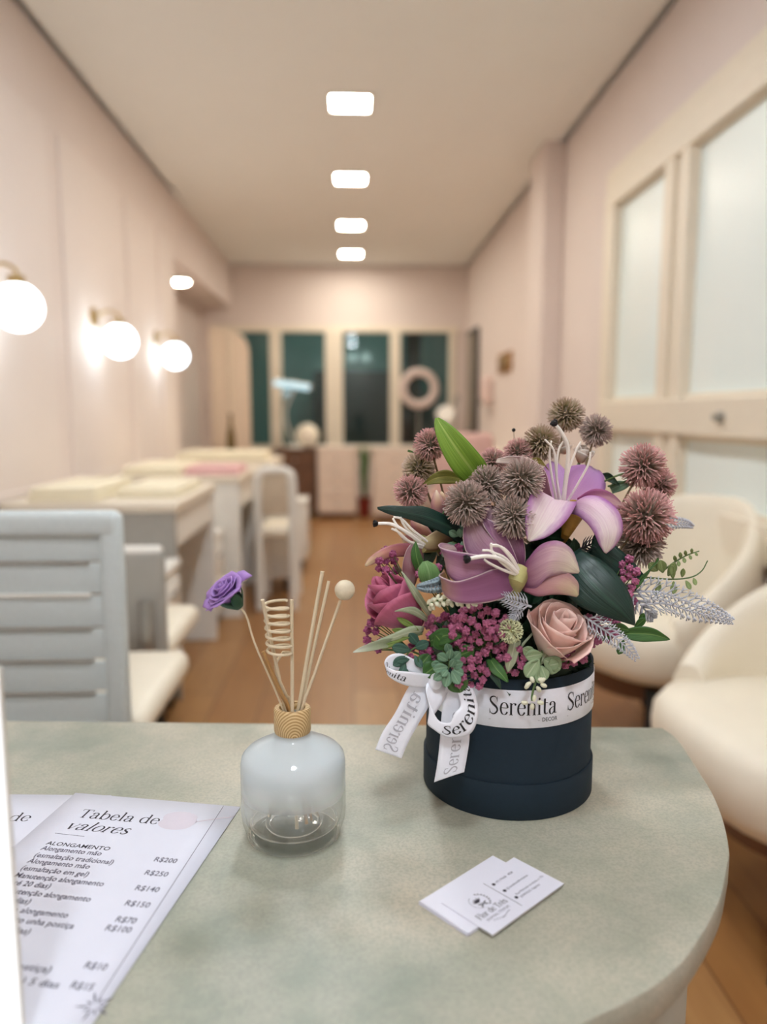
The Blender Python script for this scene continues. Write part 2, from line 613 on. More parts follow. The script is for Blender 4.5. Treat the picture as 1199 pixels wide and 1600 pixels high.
struct(MB().box((XL, YF, 0), (XL + 0.015, 6.1, 0.09), 0.003).build('baseboard_left', M_cream, smooth=False), 'cream baseboard under the left wall')
struct(MB().box((XR - 0.015, YF, 0), (XR, 4.88, 0.09), 0.003).build('baseboard_right', M_cream, smooth=False), 'cream baseboard under the right wall')
# right wall with the window opening cut out of it
WY0, WY1, WZ0, WZ1 = 0.75, 3.96, 0.70, 2.26
b = MB().box((XR, YF, 0), (XR + 0.15, YB, WZ0)).box((XR, YF, WZ1), (XR + 0.15, YB, ZC)).box((XR, WY1, WZ0), (XR + 0.15, YB, WZ1)).box((XR, YF, WZ0), (XR + 0.15, WY0, WZ1))
struct(b.build('wall_right', M_wall, smooth=False), 'pale pink right wall with frosted windows')
struct(MB().box((1.19, 4.90, 0), (XR, 5.28, ZC), 0.01).build('wall_right.001', M_wall, smooth=False), 'pink column standing out from the right wall')
struct(MB().box((XL - 0.5, YF - 0.1, 0), (XR + 0.15, YF, ZC)).build('wall_front', M_wall, smooth=False), 'pink wall behind the desk')
# far wall: a header over a long glazed front with a low parapet
GX0, GX1, GZ0, GZ1 = -1.52, 1.17, 0.72, 2.06
b = MB().box((XL - 0.49, YB, GZ1), (XR + 0.15, YB + 0.12, ZC)).box((XL - 0.49, YB, 0), (XR + 0.15, YB + 0.12, GZ0)).box((XL - 0.49, YB, GZ0), (GX0, YB + 0.12, GZ1)).box((GX1, YB, GZ0), (XR + 0.15, YB + 0.12, GZ1))
struct(b.build('wall_back', M_wall, smooth=False), 'pink back wall over the dark glazed front')

# frosted windows on the right wall
t = NT('frosted_glass')
p = t.pr(lin('E0EAE8'), 0.32, **{'Specular IOR Level': 0.6})
t.l(t.ramp(t.noise(2.2, 2, t.coord('Object')), [(0.3, lin('EAF6F4')), (0.7, lin('F0F8F4'))]), p.inputs['Base Color'])
M_frost = t.m
wn = struct(bpy.data.objects.new('window_1', None)); COL.objects.link(wn)
wn['label'] = 'cream framed window of frosted panes on the right wall'
def bar(y0, y1, z0, z1, d=0.035, name='frame'):
    return MB().box((XR - d, y0, z0), (XR + 0.06, y1, z1), 0.006).build(name, M_cream, wn, smooth=False)
bar(WY0 - 0.07, WY1 + 0.07, 2.20, 2.32, 0.02, 'lintel'); bar(WY0, WY1, 2.13, 2.22)
bar(WY0 - 0.07, WY1 + 0.07, 0.64, 0.77, 0.03, 'sill')
bar(WY0, WY1, 1.035, 1.175, 0.045, 'transom')
for y0, y1, d in ((3.88, 4.02, 0.03), (3.02, 3.10, 0.03), (3.17, 3.26, 0.03), (3.09, 3.18, 0.01), (1.72, 1.92, 0.03), (0.70, 0.82, 0.03)):
    bar(y0, y1, 0.70, 2.20, d, 'mullion')
for y0, y1 in ((3.25, 3.90), (1.90, 3.04), (0.80, 1.74)):
    for z0, z1 in ((1.165, 2.15), (0.76, 1.045)):
        MB().box((XR + 0.012, y0, z0), (XR + 0.022, y1, z1)).build('pane', M_frost, wn, smooth=False)
        for a, c in (((y0, z0), (y0 + 0.03, z1)), ((y1 - 0.03, z0), (y1, z1)), ((y0, z1 - 0.03), (y1, z1)), ((y0, z0), (y1, z0 + 0.03))):
            MB().box((XR - 0.008, a[0], a[1]), (XR + 0.014, c[0], c[1]), 0.003).build('bead', M_cream, wn, smooth=False)
b = MB().lathe([(0, 0), (.022, 0), (.022, .012), (.012, .016), (.012, .03), (0, .03)], (XR - 0.045, 2.62, 1.105), 20, axis=(-1, 0, 0))
b.build('lock', M_metal, wn)

# glazed front on the back wall
t = NT('clear_glass')
g1 = t.n('ShaderNodeBsdfGlossy'); g1.inputs['Roughness'].default_value = 0.02
tr = t.n('ShaderNodeBsdfTransparent'); tr.inputs[0].default_value = (0.78, 0.86, 0.84, 1)
fr = t.n('ShaderNodeMath', operation='MULTIPLY_ADD'); lw_ = t.n('ShaderNodeLayerWeight'); lw_.inputs[0].default_value = 0.25; t.l(lw_.outputs['Facing'], fr.inputs[0]); fr.inputs[1].default_value = 0.5; fr.inputs[2].default_value = 0.04
mx = t.n('ShaderNodeMixShader')
t.l(fr.outputs[0], mx.inputs[0]); t.l(tr.outputs[0], mx.inputs[1]); t.l(g1.outputs[0], mx.inputs[2]); t.l(mx.outputs[0], t.out.inputs[0])
M_clear = t.m
wf = struct(bpy.data.objects.new('window_2', None)); COL.objects.link(wf)
wf['label'] = 'glazed front with cream mullions on the dark back wall'
def fb(x0, x1, z0, z1, d=0.04, name='mullion'):
    return MB().box((x0, YB - d, z0), (x1, YB + 0.08, z1), 0.006).build(name, M_cream, wf, smooth=False)
fb(GX0 - 0.04, GX1 + 0.05, 2.03, 2.10, 0.03, 'lintel'); fb(GX0 - 0.04, GX1 + 0.05, 0.68, 0.75, 0.05, 'sill')
edges = [(GX0 - 0.02, GX0 + 0.04), (-0.93, -0.80), (-0.30, -0.10), (0.44, 0.56), (GX1 - 0.05, GX1 + 0.02)]
for x0, x1 in edges:
    fb(x0, x1, 0.72, 2.05)
for (a0, a1), (b0, b1) in zip(edges, edges[1:]):
    MB().box((a1 - 0.01, YB + 0.02, 0.74), (b0 + 0.01, YB + 0.028, 2.04)).build('pane', M_clear, wf, smooth=False)
# the night outside: a dim covered yard with a back wall, a pale shutter and two glowing globes for reflections
M_out = mat('outside_teal', '6E8A86', 0.8, var=0.1, scale=2)
M_outd = mat('outside_dark', '27302E', 0.8, var=0.2, scale=3)
struct(MB().box((-3.2, YB + 3.0, 0), (3.0, YB + 3.1, 3.2)).build('wall_outside', M_out, smooth=False), 'dim teal wall seen outside through the back glazing')
struct(MB().box((-3.2, YB + 0.2, 2.95), (3.0, YB + 3.1, 3.05)).build('ceiling.001', M_out, smooth=False), 'dim roof over the yard outside')
b = MB().box((-0.55, YB + 2.2, 0), (0.9, YB + 2.95, 1.72), 0.02)
tag(b.build('storage_cabinet', M_outd, smooth=False), 'low dark cabinet outside behind the glazing', 'cabinet')
b = MB().box((0.72, YB + 1.4, 0), (0.92, YB + 1.6, 2.95), 0.01)
struct(b.build('column', M_outd, smooth=False), 'dark post outside behind the right end of the glazing')
yl = thing('yard_fill', 'added unseen fill light over the yard outside, above the glazing', 'lamp', (-.2, YB + 1.4, 2.95))  # added out of view to brighten the yard behind the glass
MB().box((-.8, YB + 1.25, 2.90), (.4, YB + 1.55, 2.95), .01).build('case', M_white, yl)
MB().box((-.78, YB + 1.27, 2.894), (.38, YB + 1.53, 2.899)).build('tube', emit('yard_fill_glow', (.80, 1.0, .94), 14.0), yl)
for i, (x, z) in enumerate(((0.02, 1.95), (0.22, 1.95))):
    t_ = thing('reflection_globe', ('left' if i == 0 else 'right') + ' of two added pale globes standing in for reflections in the glazing', 'lamp', (x, YB + 2.99, z))  # glowing globes put in for pale reflections on the pane
    MB().lathe([(0, 0), (.05, 0), (.05, .03), (0, .03)], (x, YB + 3.0, z), 20, axis=(0, -1, 0)).build('base', M_metal, t_)
    MB().ball((x, YB + 2.93, z), 0.06, 20, 12).build('globe', emit('reflection_glow', (0.7, 0.88, 0.84), 0.35), t_)

# ------------------------------------------------------------------ lights
def ceiling_light(y, label, em):
    r = thing('ceiling_light', label, 'ceiling light', (0, y, ZC), 'square ceiling panels down the middle of the room')
    s, fz = 0.105, ZC - 0.010
    fb_ = MB()
    for x0, y0, x1, y1 in ((-s - .014, -s - .014, s + .014, -s + .004), (-s - .014, s - .004, s + .014, s + .014), (-s - .014, -s, -s + .004, s), (s - .004, -s, s + .014, s)):
        fb_.box((x0, y + y0, fz - .002), (x1, y + y1, ZC), 0.002)
    fb_.build('frame', M_white, r)
    bm = MB().prism([(sx * (s - .02) + .02 * math.cos(a), y + sy * (s - .02) + .02 * math.sin(a)) for sx, sy, a0 in ((1, 1, 0), (-1, 1, 90), (-1, -1, 180), (1, -1, 270)) for a in [math.radians(a0 + k * 30) for k in range(4)]], fz + .0045, fz + .006)
    bm.build('diffuser', em, r, smooth=False)
for y, l in ((4.36, 'nearest of the square ceiling lights in view'), (5.70, 'second nearest square ceiling light, in front of the far pair'), (7.06, 'third square ceiling light from the desk, before the farthest one'), (8.29, 'farthest square ceiling light, close to the back wall')):
    ceiling_light(y, l, M_panel)
for y, l in ((3.0, 'square ceiling light just above the picture, over the armchairs'), (1.66, 'square ceiling light over the reception desk'), (0.3, 'square ceiling light over the front edge of the desk'), (-1.05, 'square ceiling light behind the reception desk')):
    ceiling_light(y, l, M_panel_rear if y < 0 else M_panel_front if y < 1 else M_panel_near)
c = Vector((-1.50, 6.95, 2.30))
r = thing('ceiling_light', 'round surface light under the soffit at back left', 'ceiling light', c)
MB().lathe([(0, 0), (.10, 0), (.10, -.05), (.092, -.05)], c, 32).build('rim', M_white, r)
MB().lathe([(.088, -.03), (.088, -.055), (.075, -.065), (0, -.068)], c, 32).build('diffuser', emit('round_light', PANEL_C, PANEL_E * .35), r)

M_brass = mat('brass', 'B59B6A', 0.3, 0.9)
for i, (u, v, l) in enumerate(((28, 480, 'nearest globe wall lamp, cut by the left edge'), (187, 533, 'middle of the three globe wall lamps'), (274, 556, 'farthest globe wall lamp, at the end of the wall'))):
    c = WX(u, v, -1.21)
    r = thing('wall_lamp', l, 'wall lamp', (XL, c.y, c.z), 'globe lamps along the left wall')
    MB().lathe([(0, 0), (.05, 0), (.05, .015), (.015, .02), (0, .02)], (XL + .012, c.y, c.z + .12), 24, axis=(1, 0, 0)).build('base', M_brass, r)
    MB().tube(crv([(XL + .02, c.y, c.z + .12), (XL + .09, c.y, c.z + .155), (c.x, c.y, c.z + .13), (c.x, c.y, c.z + .08)], 14), .007, 10).build('arm', M_brass, r)
    MB().lathe([(0, 0), (.03, 0), (.03, .03), (.0, .035)], (c.x, c.y, c.z + .08), 20).build('holder', M_brass, r)
    MB().ball(c, 0.086, 32, 20).build('globe', M_globe, r)
# ------------------------------------------------------------------ reception desk
def stone_mat():
    t = NT('desk_stone')
    p = t.pr(None, 0.42)
    co = t.coord('Object')
    big = t.noise(5.5, 5, co, 0.6)
    mid = t.noise(26, 6, co, 0.65)
    fine = t.noise(420, 3, co)
    c = t.ramp(big, [(0.34, lin('8C9384')), (0.5, lin('A7A795')), (0.64, lin('BFB8A4'))])
    c = t.mix(t.ramp(mid, [(0.40, (0, 0, 0, 1)), (0.72, (0.5, 0.5, 0.5, 1))]), c, lin('BDB8A8'))
    c = t.mix(t.ramp(fine, [(0.40, (0, 0, 0, 1)), (0.66, (0.42, 0.42, 0.42, 1))]), c, lin('84877B'))
    t.l(c, p.inputs['Base Color'])
    t.bump(p, fine, 0.10, 0.0006)
    return t.m
M_stone = stone_mat()
edge_px = [(1035, 1136), (1060, 1155), (1090, 1200), (1115, 1240), (1131, 1280), (1140, 1325), (1138, 1350), (1125, 1407), (1087, 1477), (1046, 1524), (980, 1566), (920, 1594)]
ep = [WZ(u, v, TAB) for u, v in edge_px]
ep2 = [(p.x, p.y) for p in ep] + [(0.02, 0.372), (-0.15, 0.345), (-0.40, 0.335)]
sm = [tuple(q) for q in catmull(ep2, 60)]
bl = WZ(0, 1125, TAB)
outline = [(-1.05, bl.y + 0.028), (bl.x, bl.y)] + sm + [(-1.05, 0.335)]
r = thing('reception_desk', 'grey-green stone-topped reception desk with rounded right end', 'desk', (0, 0.6, 0))
MB().prism(outline[::-1], TAB - 0.027, TAB, 0.0025).build('desk_top', M_stone, r, angle=30)
cx, cy = -0.1, 0.63
inset = [(cx + (x - cx) * 0.93 if x > cx else x, cy + (y - cy) * 0.90) for x, y in outline]
M_body = mat('desk_body', 'A9A899', 0.55, var=0.05, scale=9)
MB().prism(inset[::-1], 0.06, TAB - 0.027, 0.003).build('body', M_body, r, angle=30)
ins2 = [(cx + (x - cx) * 0.90 if x > cx else x, cy + (y - cy) * 0.85) for x, y in outline]
MB().prism(ins2[::-1], 0.0, 0.06).build('plinth', M_black, r, angle=30)

# ------------------------------------------------------------------ price lists and cards
M_paper = mat('white_paper', 'D6D8E4', 0.6, var=0.01, scale=40)
M_ink = mat('dark_ink', '2A2733', 0.7)
M_ink2 = mat('grey_ink', '575366', 0.7)
M_mark = mat('faint_print', 'CFC8D2', 0.7)
PO = WZ(118, 1240.5, TAB); PR = WZ(376, 1262.5, TAB)
EX = (PR - PO); PW = EX.length; EX.normalize()
EY = Vector((-EX.y, EX.x, 0))      # up the sheet
def sheet_pt(u, v, z=0.0):
    d = WZ(u, v, TAB + 0.001) - PO
    return d.dot(EX), d.dot(EY)
PH = 0.335
def paper(name, label, org, w, h, z0, ex, ey):
    r = thing(name, label, 'paper', (org.x, org.y, z0), 'price lists on the desk')
    P = [[org + ex * (w * i / 6) - ey * (h * j / 8) + Vector((0, 0, z0 - org.z + 0.00025)) for i in range(7)] for j in range(9)]
    o = MB().grid(P).build('sheet', M_paper, r, angle=180)
    solid(o, 0.0004)
    return r
zt = TAB + 0.0011
PR0 = WZ(174, 1243.5, TAB)
EX0 = (PR0 - WZ(15, 1242, TAB)).normalized(); EY0 = Vector((-EX0.y, EX0.x, 0))
PO0 = PR0 - EX0 * PW
r0 = paper('price_list', 'price sheet lying underneath, cut by the left edge', PO0, PW, PH, TAB + 0.0002, EX0, EY0)
tx = MB()
zz = Vector((0, 0, 0.0007))
flat_text(tx, serif('Tabela de', 0.085, 0.03), WZ(44.5, 1284, TAB) + zz, EX0, EY0, 0.0200, 'r', width=0.085)
flat_text(tx, sans('MANICURE', weight=0.012), WZ(21.5, 1331, TAB) + zz, EX0, EY0, 0.0088, 'r', width=0.055)
tx.build('lettering', M_ink, r0, smooth=False)
r1 = paper('price_list', 'white price sheet headed Tabela de valores, lying on top', PO, PW, PH, TAB + 0.0008, EX, EY)
zz = Vector((0, 0, 0.0014))
def at(px, py): return PO + EX * px - EY * py + zz
X0 = sheet_pt(70, 1320)[0]
tx = MB()
def pxl(u, v):
    a = sheet_pt(u, v); return a[0], -a[1]
x, y = pxl(119, 1277)
flat_text(tx, serif('Tabela de', 0.085, 0.03), at(x, y), EX, EY, 0.0200, width=pxl(247, 1287)[0] - x)
x, y = pxl(99, 1295)
flat_text(tx, serif('valores', 0.09, 0.032, 0.3), at(x, y), EX, EY, 0.0195, width=pxl(200, 1301.5)[0] - x)
x, y = pxl(71, 1320)
flat_text(tx, sans('ALONGAMENTO', weight=0.012), at(x, y), EX, EY, 0.0076, width=pxl(171, 1328.5)[0] - x)
tx.build('heading', M_ink, r1, smooth=False)
tx = MB()
def mm(u0, v0, u1, v1, w=0.0006):
    a, b_ = pxl(u0, v0), pxl(u1, v1)
    A, B = at(*a), at(*b_)
    d = (B - A).normalized(); n = Vector((-d.y, d.x, 0)) * w / 2
    tx.add([A - n, B - n, B + n, A + n], [(0, 1, 2, 3)])
mm(86, 1302.5, 132, 1307.5, 0.0005); mm(349.5, 1260, 152, 1565, 0.0005)
s_ = at(*pxl(148, 1573))
for k in range(10):
    a = k * PI / 5 + 0.2
    d = (EX * math.cos(a) + EY * math.sin(a)); n = Vector((-d.y, d.x, 0)) * 0.0007
    l0, l1 = 0.003, (0.0135 if k % 2 else 0.008)
    tx.add([s_ + d * l0 - n * .4, s_ + d * (l0 + l1) / 2 - n, s_ + d * l1, s_ + d * (l0 + l1) / 2 + n, s_ + d * l0 + n * .4], [(0, 1, 2, 3, 4)])
lines = [('Alongamento mão', 62.7, 1328.3), ('(esmaltação tradicional)', 51.7, 1339), ('Alongamento mão', 41.7, 1348.4), ('(esmaltação em gel)', 30.7, 1359.5), ('Manutenção alongamento', 20.7, 1370.8), ('(até 20 dias)', 9.5, 1382), ('Manutenção alongamento', -4, 1394), ('(+ 20 dias)', -15, 1407), ('Remoção alongamento', -28, 1420), ('Alongamento unha postiça', -43, 1434), ('(duração 15 dias)', -58, 1449)]
ky = 0.0092
kx = (pxl(175.8, 1350)[0] - pxl(51.7, 1339)[0]) / sans('(esmaltação tradicional)')[2]
for s, u, v in lines:
    g = sans(s, weight=.012)
    x, y = pxl(u, v)
    flat_text(tx, g, at(x, y), EX, EY, ky, width=g[2] * kx)
for s, u, v in (('(unha postiça)', -35, 1507), ('(por dedo) 5 dias', -52, 1527)):
    g = sans(s, weight=.012); x, y = pxl(u, v)
    flat_text(tx, g, at(x, y), EX, EY, ky, width=g[2] * kx * 1.25)
for s, u, v in (('R$200', 239, 1346), ('R$250', 224, 1367), ('R$140', 209, 1391), ('R$150', 193, 1415), ('R$70', 178, 1440.5), ('R$100', 162, 1454), ('R$10', 129, 1513), ('R$15', 107, 1544.5)):
    g = sans(s, weight=.012); x, y = pxl(u, v)
    flat_text(tx, g, at(x, y), EX, EY, ky, width=g[2] * kx * 1.02)
tx.build('lettering', M_ink2, r1, smooth=False)
tx = MB()
zz = Vector((0, 0, 0.00135))
c_ = pxl(281, 1283)
for k in range(4):
    a0 = [0.0, 0.45, -0.45, 0.15][k]
    ctr = at(c_[0] - 0.004 * abs(a0), c_[1] + 0.012 * a0) + Vector((0, 0, 0.00002 * k))
    tx.add([ctr + EX * (0.0165 * math.cos(t_)) + EY * (0.0105 * math.sin(t_)) for t_ in [2 * PI * i / 20 for i in range(20)]], [tuple(range(20))])
mmA, mmB = at(c_[0] + .014, c_[1]), at(pxl(366, 1276)[0], pxl(366, 1276)[1])
n = EY * 0.0011
tx.add([mmA - n, mmB - n, mmB + n, mmA + n], [(0, 1, 2, 3)])
tx.build('tulip_print', M_mark, r1, smooth=False)

# business cards
M_card = mat('card_white', 'E2E3EE', 0.5, var=0.01, scale=40)
def card_frame(z):
    a = WZ(797, 1340, z); b_ = WZ(776.5, 1456, z); c_ = WZ(882, 1380, z); d_ = WZ(691, 1415, z)
    return a, b_, c_, d_
a, b_, c_, d_ = card_frame(TAB + 0.004)
LX = (c_ - b_).normalized(); LY = Vector((-LX.y, LX.x, 0))      # the text runs towards upper right
CWd, CHt = 0.090, 0.050
mid = (a + b_ + c_ + d_) / 4
M_cardside = M_card
def card(name, label, ctr, z0, th, rot=0.0):
    r = thing(name, label, 'business card', (ctr.x, ctr.y, z0), 'business cards on the desk')
    Rm = Matrix.Rotation(rot, 3, 'Z')
    ex, ey = Rm @ LX, Rm @ LY
    b = MB()
    q = [Vector((ctr.x, ctr.y, 0)) + ex * (sx * CWd / 2) + ey * (sy * CHt / 2) for sx, sy in ((-1, -1), (1, -1), (1, 1), (-1, 1))]
    b.prism([(p.x, p.y) for p in q], z0, z0 + th)
    b.build('card', M_card, r, smooth=False)
    return r, ex, ey
off = WZ(765, 1336, TAB + .002) - WZ(797, 1340, TAB + .002)
low = mid + off
for k in range(5):
    card('business_card', ['lowest card of the small stack on the desk', 'second card from the bottom of the small stack', 'third card from the bottom of the small stack', 'fourth card of the small stack, under the shifted blank one', 'blank card peeking out left under the printed card'][k], low + LX * (0.0008 * ((k * 7) % 3 - 1)) , TAB + 0.0002 + 0.0006 * k, 0.00055, 0.01 * ((k * 5) % 3 - 1))
rc, ex, ey = card('business_card', 'top business card printed with a flower wreath logo', mid, TAB + 0.0034, 0.0006)
ct = Vector((mid.x, mid.y, TAB + 0.00415))
def cp(x, y): return ct + ex * x + ey * y     # card coordinates, metres from its centre
tx = MB()
L0 = cp(-0.0025, 0.019); L1 = cp(-0.0025, -0.019); n = ex * 0.00022
tx.add([L0 - n, L1 - n, L1 + n, L0 + n], [(0, 1, 2, 3)])
# the printed text reads along the long side
flat_text(tx, serif('Flor de Três', 0.10, 0.05), cp(-0.0225, -0.0085), ex, ey, 0.0078, 'c', width=0.033)
lc = cp(-0.0225, 0.0065)
for a0, a1 in ((110, 255), (-70, 70)):
    pts = arc(0, 0, 0.0082, 0.0082, a0, a1, 18)
    for p_, q_ in zip(pts, pts[1:]):
        k = 0.965
        tx.add([lc + ex * p_[0] + ey * p_[1], lc + ex * q_[0] + ey * q_[1], lc + ex * q_[0] * k + ey * q_[1] * k, lc + ex * p_[0] * k + ey * p_[1] * k], [(0, 1, 2, 3)])
def leaflet(c0, ang, l, w):
    d = ex * math.cos(ang) + ey * math.sin(ang); n = ex * -math.sin(ang) + ey * math.cos(ang)
    tx.add([c0, c0 + d * l * .5 + n * w, c0 + d * l, c0 + d * l * .5 - n * w], [(0, 1, 2, 3)])
for k in range(8):
    a_ = math.radians(-60 + k * 17)
    leaflet(lc + ex * 0.0080 * math.cos(a_) + ey * 0.0080 * math.sin(a_), a_ + 0.9, 0.0022, 0.0006)
for a_ in (50, 75, 105, 130, 155):
    leaflet(lc + ex * -0.0008 + ey * -0.0010, math.radians(a_), 0.0062, 0.0008)
for a_ in (20, 160, -30, 210):
    leaflet(lc + ey * -0.004, math.radians(a_), 0.0050, 0.0008)
leaflet(lc + ey * -0.0065, math.radians(90), 0.006, 0.0003)
for i, yy in enumerate((0.0125, 0.0015, -0.0100)):
    c0 = cp(0.0025, yy)
    tx.add([c0 + ex * 0.0016 * math.cos(2 * PI * k / 12) + ey * 0.0016 * math.sin(2 * PI * k / 12) for k in range(12)], [tuple(range(12))])
tx.build('logo', M_ink, rc, smooth=False)
tx = MB()
flat_text(tx, sans('ESMALTERIA'), cp(-0.0225, -0.0133), ex, ey, 0.0033, 'c', width=0.026)
for k in range(9):
    x_ = -0.0225 + (k - 4) * 0.0024
    leaflet(cp(x_, -0.0172 - 0.0000 - 0.0012 * math.cos((k - 4) * 0.7)), math.radians(20 if k < 4 else 160), 0.0026, 0.0004)
for s, yy in (('(47) 99668 - 4524', 0.0118), ('@esmalteriaflordetres', 0.0008), ('Rua Machado de Assis, n 170', -0.0085), ('JOINVILLE, Saguaçu', -0.0130)):
    g = sans(s)
    flat_text(tx, g, cp(0.0052, yy), ex, ey, 0.0033, width=min(0.038, g[2] * 0.0030))
tx.build('lettering', M_ink2, rc, smooth=False)

# upright white board at the left edge of the desk, glow added to its face
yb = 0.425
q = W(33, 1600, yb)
r = thing('display_board', 'plain white upright board with added glow on the desk, cut by the left edge', 'display', (q.x - .08, yb, TAB))
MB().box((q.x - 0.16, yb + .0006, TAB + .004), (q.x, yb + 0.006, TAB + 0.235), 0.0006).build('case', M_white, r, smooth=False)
MB().box((q.x - 0.16, yb - .0006, TAB + .004), (q.x, yb + 0.0007, TAB + 0.235), 0.0003).build('screen', emit('board_glow', (1, 1, 1), 0.55), r, smooth=False)  # plain board face, given emission so it shows pure white
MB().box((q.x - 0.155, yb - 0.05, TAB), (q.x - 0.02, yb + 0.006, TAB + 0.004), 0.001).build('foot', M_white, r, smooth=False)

# ------------------------------------------------------------------ reed diffuser
DX, DY = W(459.5, 1270, 0.657).x, 0.657
D0 = Vector((DX, DY, TAB))
def bottle_mat():
    t = NT('frosted_fade_glass')
    gs = t.n('ShaderNodeBsdfGlossy'); gs.inputs['Roughness'].default_value = 0.02
    trp = t.n('ShaderNodeBsdfTransparent')
    lw = t.n('ShaderNodeLayerWeight'); lw.inputs[0].default_value = 0.35
    t.l(t.ramp(lw.outputs['Facing'], [(0.0, (1, 1, 1, 1)), (0.75, (.97, .985, .98, 1)), (1.0, (.80, .86, .86, 1))]), trp.inputs[0])
    frn = t.n('ShaderNodeMath', operation='MULTIPLY_ADD'); pw = t.n('ShaderNodeMath', operation='POWER'); lw2 = t.n('ShaderNodeLayerWeight'); lw2.inputs[0].default_value = 0.5; t.l(lw2.outputs['Facing'], pw.inputs[0]); pw.inputs[1].default_value = 3.5; t.l(pw.outputs[0], frn.inputs[0]); frn.inputs[1].default_value = 0.55; frn.inputs[2].default_value = 0.035
    gl = t.n('ShaderNodeMixShader')
    t.l(frn.outputs[0], gl.inputs[0]); t.l(trp.outputs[0], gl.inputs[1]); t.l(gs.outputs[0], gl.inputs[2])
    p = t.n('ShaderNodeBsdfPrincipled')
    p.inputs['Base Color'].default_value = lin('F0F7FA'); p.inputs['Roughness'].default_value = 0.08
    p.inputs['Subsurface Weight'].default_value = 0.0
    p.inputs['Coat Weight'].default_value = 0.6
    ge = t.n('ShaderNodeNewGeometry'); sp = t.n('ShaderNodeSeparateXYZ'); t.l(ge.outputs['Position'], sp.inputs[0])
    mr = t.n('ShaderNodeMapRange'); mr.interpolation_type = 'SMOOTHSTEP'
    mr.inputs['From Min'].default_value = TAB + 0.018; mr.inputs['From Max'].default_value = TAB + 0.086
    mr.inputs['To Min'].default_value = 0.0; mr.inputs['To Max'].default_value = 0.96
    t.l(sp.outputs[2], mr.inputs['Value'])
    m1 = t.n('ShaderNodeMixShader')
    trl = t.n('ShaderNodeBsdfTranslucent'); trl.inputs[0].default_value = lin('F4FAFC')
    mk = t.n('ShaderNodeMixShader'); mk.inputs[0].default_value = 0.55
    t.l(p.outputs[0], mk.inputs[1]); t.l(trl.outputs[0], mk.inputs[2])
    t.l(mr.outputs[0], m1.inputs[0]); t.l(gl.outputs[0], m1.inputs[1]); t.l(mk.outputs[0], m1.inputs[2])
    t.l(m1.outputs[0], t.out.inputs[0])
    return t.m
dif = thing('reed_diffuser', 'reed diffuser bottle fading from milky white to clear glass, wooden collar', 'diffuser', D0)
R_ = 0.0468
outer = [(0, 0.0), (.036, 0.0), (.040, .001), (.0425, .004), (.0425, .006), (.0440, .010), (.0460, .016), (R_, .024), (R_, .068), (.0455, .0745), (.0415, .079), (.030, .0855), (.0175, .0915), (.0145, .0945), (.0140, .099), (.0140, .112)]
inner = [(.0105, .112), (.0105, .096), (.0150, .0905), (.028, .0835), (.0395, .077), (.0430, .072), (.0442, .066), (.0442, .026), (.0425, .016), (.038, .0105), (.026, .0085), (.022, .0075), (.012, .010), (0, .0115)]
MB().lathe(outer + inner, D0, 72).build('bottle', bottle_mat(), dif, angle=60)
t = NT('clear_base_glass')
gl = t.n('ShaderNodeBsdfGlass'); gl.inputs['IOR'].default_value = 1.25; gl.inputs['Roughness'].default_value = 0.02
t.l(gl.outputs[0], t.out.inputs[0])
for rr_, zz_, th in ((.0235, .0105, .0022), (.0385, .0135, .0016), (.0405, .0022, .0014)):
    MB().lathe([(rr_ + th * math.cos(q_), zz_ + th * .8 * math.sin(q_)) for q_ in [2 * PI * k / 12 for k in range(12)]], D0, 64, closed=True).build('base_ring', t.m, dif, angle=180)
t = NT('collar_wood')
p = t.pr(None, 0.5)
wv = t.n('ShaderNodeTexWave', wave_type='RINGS', rings_direction='SPHERICAL')
mp = t.n('ShaderNodeMapping'); mp.inputs['Location'].default_value = (-(DX + 0.003), -(DY - 0.0164), -(TAB + 0.095) * 0.7); mp.inputs['Scale'].default_value = (1, 1, 0.7)
ge = t.n('ShaderNodeNewGeometry')
t.l(ge.outputs['Position'], mp.inputs[0]); t.l(mp.outputs[0], wv.inputs['Vector'])
wv.inputs['Scale'].default_value = 165; wv.inputs['Distortion'].default_value = 2.2; wv.inputs['Detail'].default_value = 3; wv.inputs['Detail Scale'].default_value = 0.6
t.l(t.ramp(wv.outputs['Fac'], [(0.0, lin('9C7844')), (0.5, lin('CDAD78')), (1.0, lin('DCC292'))]), p.inputs['Base Color'])
t.bump(p, wv.outputs['Fac'], 0.2, 0.0006)
zc0, zc1 = .0965, .1190
MB().lathe([(.0146, zc0), (.0158, zc0), (.0164, zc0 + .002), (.0164, zc1 - .0015), (.0152, zc1), (.0118, zc1), (.0112, zc1 - .001), (.0112, zc0 + .012), (.0143, zc0 + .012), (.0143, zc0)], D0, 48).build('collar', t.m, dif, angle=50)
def reed_mat(name, a, b_):
    t = NT(name)
    p = t.pr(None, 0.65)
    f = t.noise(1, 4, t.coord('UV', (5, 2, 1)))
    t.l(t.ramp(f, [(0.3, lin(a)), (0.7, lin(b_))]), p.inputs['Base Color'])
    return t.m
M_reed = reed_mat('pale_reed', 'CDBB98', 'E4D6BA')
M_reedb = reed_mat('brown_reed', '9B7440', 'B98F58')
NECK = D0 + Vector((0, 0, zc1 - 0.004))
def reed_path(tip, nx, ny, bx, by, bz=0.014):
    return [D0 + Vector((bx, by, bz)), NECK + Vector((nx, ny, 0)), tip]
